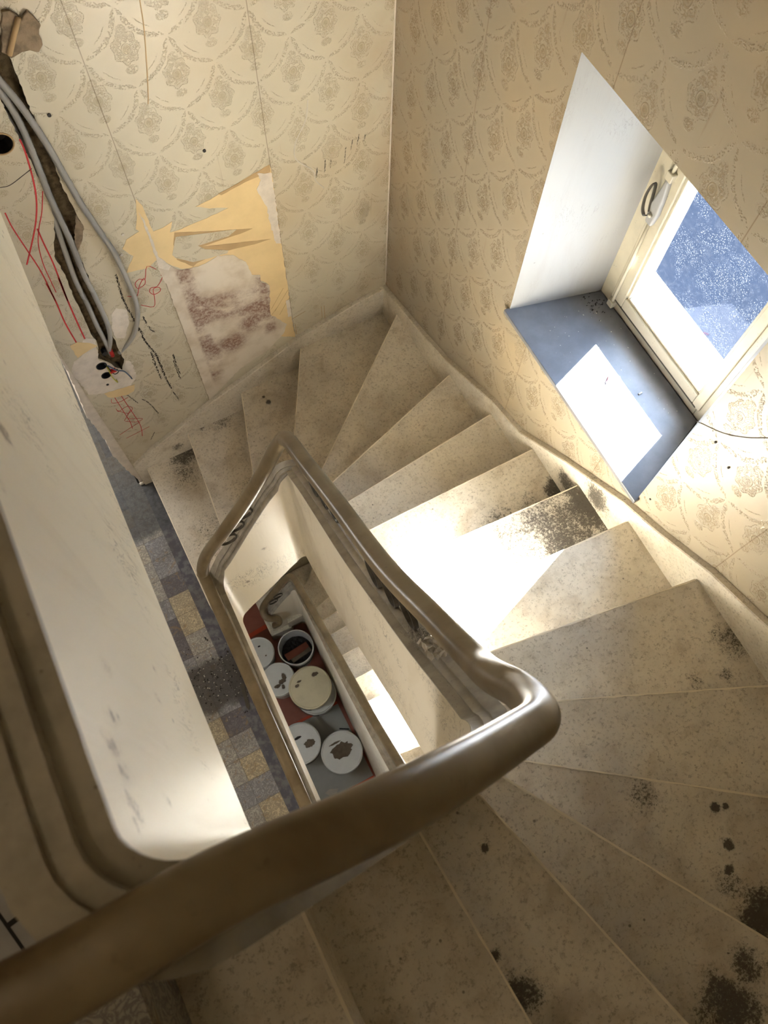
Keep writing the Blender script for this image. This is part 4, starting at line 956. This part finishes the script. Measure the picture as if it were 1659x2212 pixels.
plate(bm, [p + Vector(v) for v in ((-.05, .02, 0), (.0, .03, 0), (.07, .0, 0), (.04, -.03, 0), (-.02, -.02, 0))], (0, 0, .003)); tag(obj('paper_scrap', bm, MT['scrap'], None), 'small beige paper scrap on the grey sheet near its red stripe', 'paper scrap')

# ------------------------------------------------------------------ small loose things
rr = random.Random(12)
def chips(name, n, fn, size, mat, label, cat):
    bm = bmesh.new()
    for _ in range(n):
        p = Vector(fn()); s = size * rr.uniform(.4, 1.4)
        vs = [bm.verts.new(p + Vector((rr.uniform(-s, s), rr.uniform(-s, s), rr.uniform(0, s)))) for _ in range(5)]
        try: bmesh.ops.convex_hull(bm, input=vs)
        except Exception: pass
    o = obj(name, bm, mat, None); return tag(o, label, cat, kind='stuff')
chips('plaster_debris', 110, lambda: (rr.gauss(-1.62, .09), rr.gauss(-1.22, .10), .001), 0.0036, MT['chip'], 'pale plaster chips strewn on the dirty landing floor', 'debris')
chips('dirt_debris', 260, lambda: (rr.uniform(-1.95, -1.46), rr.gauss(-1.22, .09), .001), 0.0055, MT['soil'], 'dark dirt crumbs across the landing floor', 'debris')
chips('sill_debris', 60, lambda: (rr.uniform(.05, .32), rr.uniform(-1.0, -1.55), 1.812), 0.0025, MT['chip'], 'tiny flakes and dead insects on the grey window sill', 'debris')
chips('sill_dirt', 60, lambda: (rr.gauss(.29, .025), rr.gauss(-1.03, .03), 1.812), 0.0035, MT['soil'], 'dark dirt in the far corner of the window sill', 'dirt')
bm = bmesh.new(); p = onZ((308, 1045), .001); box(bm, (p.x - .015, p.y - .008, 0.001), (p.x + .015, p.y + .008, .018)); tag(obj('plaster_lump', bm, MT['chip'], None, bevel=.005), 'white plaster lump on the landing at the wall end', 'plaster lump')
bm = bmesh.new(); a, b = onZ((523, 1478), .002), onZ((536, 1527), .002); d = (b - a).normalized(); n = Vector((-d.y, d.x, 0)) * .009
plate(bm, [a + n, b + n, b + d * .015, b - n, a - n], (0, 0, .006)); tag(obj('wood_stick', bm, MT['iron'], None), 'grey stick lying on the landing against the balustrade', 'stick')
# red clip lying in the sun on the sill
bm = bmesh.new(); p = onZ((1313, 820), 1.813); sweep(bm, [p + Vector((-.012, -.01, .002)), p + Vector((0, 0, .008)), p + Vector((.014, .012, .002))], circ(.0022, 6)); tag(obj('match_stick', bm, MT['redplastic'], None), 'thin red stick lying in the sun on the sill', 'stick')
bm = bmesh.new(); p = onZ((1383, 850), 1.812); box(bm, (p.x - .007, p.y - .003, p.z), (p.x + .007, p.y + .003, p.z + .003)); tag(obj('plaster_flake', bm, MT['chip'], None), 'white flake on the sill near the window frame', 'flake')
# crumpled film and dust lump on the coping of the window side
def coping_at(x, y, z, off=.03):
    s = stations[station_near(x, y, z)]; return Vector((s[0] + s[2] * off, s[1] + s[3] * off, s[4]))
p = onZ((938, 1405), 2.50)
c0 = onZ((936, 1404), 2.515); c0.z = coping_at(c0.x, c0.y, 2.5).z + .008
bm = bmesh.new(); rr2 = random.Random(31); N = 9
gd = [[bm.verts.new(c0 + Vector(((i - 4) * .0060 + rr2.uniform(-.004, .004), (j - 4) * .0075 + rr2.uniform(-.004, .004), .036 - (j - 4) * .0085 * .85 + rr2.uniform(-.007, .010)))) for j in range(N)] for i in range(N)]
for i in range(N - 1):
    for j in range(N - 1):
        if rr2.random() < .9: bm.faces.new((gd[i][j], gd[i + 1][j], gd[i + 1][j + 1], gd[i][j + 1]))
for v in [v for v in bm.verts if not v.link_faces]: bm.verts.remove(v)
tag(obj('crumpled_film', bm, MT['scrap'], None), 'crumpled beige film scrap lying on the coping beside the handrail', 'film scrap')
c1 = onZ((902, 1374), 2.455); c1.z = coping_at(c1.x, c1.y, 2.45).z + .004
bm = bmesh.new()
for k in range(420):
    a = rr2.gauss(0, .020); b = rr2.gauss(0, .011); q = c1 + Vector((b, a, .012 - a * .9 + abs(rr2.gauss(0, .006))))
    d = Vector((rr2.uniform(-1, 1), rr2.uniform(-1, 1), rr2.uniform(-.4, 1))).normalized() * rr2.uniform(.004, .012); w = d.cross(Vector((rr2.random(), 1, 0))).normalized() * .0006
    bm.faces.new([bm.verts.new(v) for v in (q, q + w, q + d + w, q + d)])
tag(obj('dust_clump', bm, MT['dust'], None), 'grey fluff clump on the coping above the crumpled film', 'dust', kind='stuff')
# printed sheet on the upper landing floor
bm = bmesh.new(); plate(bm, [(-2.25, -2.22, ST + .001), (-1.585, -2.22, ST + .001), (-1.585, -1.2, ST + .001), (-2.25, -1.2, ST + .001)], (0, 0, .001)); sh = obj('printed_sheet', bm, MT['paper'], None)
tag(sh, 'pale sheet with black printed lines on the upper landing floor', 'printed sheet')
def ink(a, b, w):
    p, q = onZ(a, ST + .0022), onZ(b, ST + .0022); d = (q - p).normalized(); n = Vector((-d.y, d.x, 0)) * w
    bm = bmesh.new(); plate(bm, [p + n, q + n, q - n, p - n], (0, 0, .0004)); obj('printed_line', bm, MT['ink'], sh)
ink((-30, 1935), (60, 2064), .0022); ink((18, 1999), (43, 1980), .0035); ink((38, 1977), (45, 1986), .0035); ink((-8, 1856), (12, 1848), .006); ink((16, 1880), (26, 1898), .003); ink((-30, 1858), (10, 1838), .003)

# ------------------------------------------------------------------ outside and light
quad('ground_outside', [(.52, -14, -ST - .05), (30, -14, -ST - .05), (30, 14, -ST - .05), (.52, 14, -ST - .05)], MT['asphalt'])
bm = bmesh.new(); box(bm, (8.0, -14, -ST - .05), (14, 14, 4.1))  # unseen block added to keep the sun off the yard
tag(obj('yard_shade_block', bm, MT['render'], None), 'plain unseen block added to shade the yard outside the window', 'sun blocker')
filld = bpy.data.lights.new('hall_fill', 'POINT'); filld.energy = 3.6; filld.shadow_soft_size = .35; filld.color = (1.0, .97, .93)  # added fill light for the landing, no fitting here
lo_ = bpy.data.objects.new('hall_fill', filld); COL.objects.link(lo_); lo_.location = (-2.3, 1.0, 1.25)
fills = bpy.data.lights.new('south_hall_fill', 'POINT'); fills.energy = 2.6; fills.shadow_soft_size = .12; fills.color = (1.0, .96, .9)  # added fill from the south for back wall and string face
ls_ = bpy.data.objects.new('south_hall_fill', fills); COL.objects.link(ls_); ls_.location = (-2.3, -2.75, 2.3)
fillu = bpy.data.lights.new('upper_fill', 'POINT'); fillu.energy = 0.62; fillu.shadow_soft_size = .2; fillu.color = (1.0, .80, .56)  # weak warm fill added above the upper landing
lu_ = bpy.data.objects.new('upper_fill', fillu); COL.objects.link(lu_); lu_.location = (-2.2, -1.9, 5.0)
fillg = bpy.data.lights.new('ground_fill', 'POINT'); fillg.energy = 2.0; fillg.shadow_soft_size = .12; fillg.color = (.95, .98, 1.0)  # added fill to lift the ground floor and buckets
lg_ = bpy.data.objects.new('ground_fill', fillg); COL.objects.link(lg_); lg_.location = (-2.15, -1.3, -.6)
sun = bpy.data.lights.new('sun', 'SUN'); sun.energy = 21.5; sun.angle = math.radians(.53); sun.color = (1.0, .985, .96)
so = bpy.data.objects.new('sun', sun); COL.objects.link(so)
so.rotation_euler = Vector((-1, -.36, -.745)).to_track_quat('-Z', 'Y').to_euler()
wd = bpy.data.worlds.new('sky'); sc.world = wd; wd.use_nodes = True
bg = wd.node_tree.nodes['Background']; bg.inputs[0].default_value = (.55, .74, 1.0, 1); bg.inputs[1].default_value = 1.15

sc.view_settings.view_transform = 'Standard'; sc.view_settings.look = 'None'; sc.view_settings.gamma = 1.0; sc.view_settings.use_curve_mapping = False
sc.view_settings.exposure = 4.05
cy = sc.cycles
cy.use_denoising = True
try: cy.denoiser = 'OPENIMAGEDENOISE'; cy.denoising_input_passes = 'RGB_ALBEDO_NORMAL'
except Exception: pass
cy.use_adaptive_sampling = True; cy.adaptive_threshold = 0.04; cy.adaptive_min_samples = 32
cy.max_bounces = 7; cy.diffuse_bounces = 5; cy.glossy_bounces = 2; cy.transparent_max_bounces = 12
cy.sample_clamp_indirect = 8.0; cy.caustics_reflective = False; cy.caustics_refractive = False
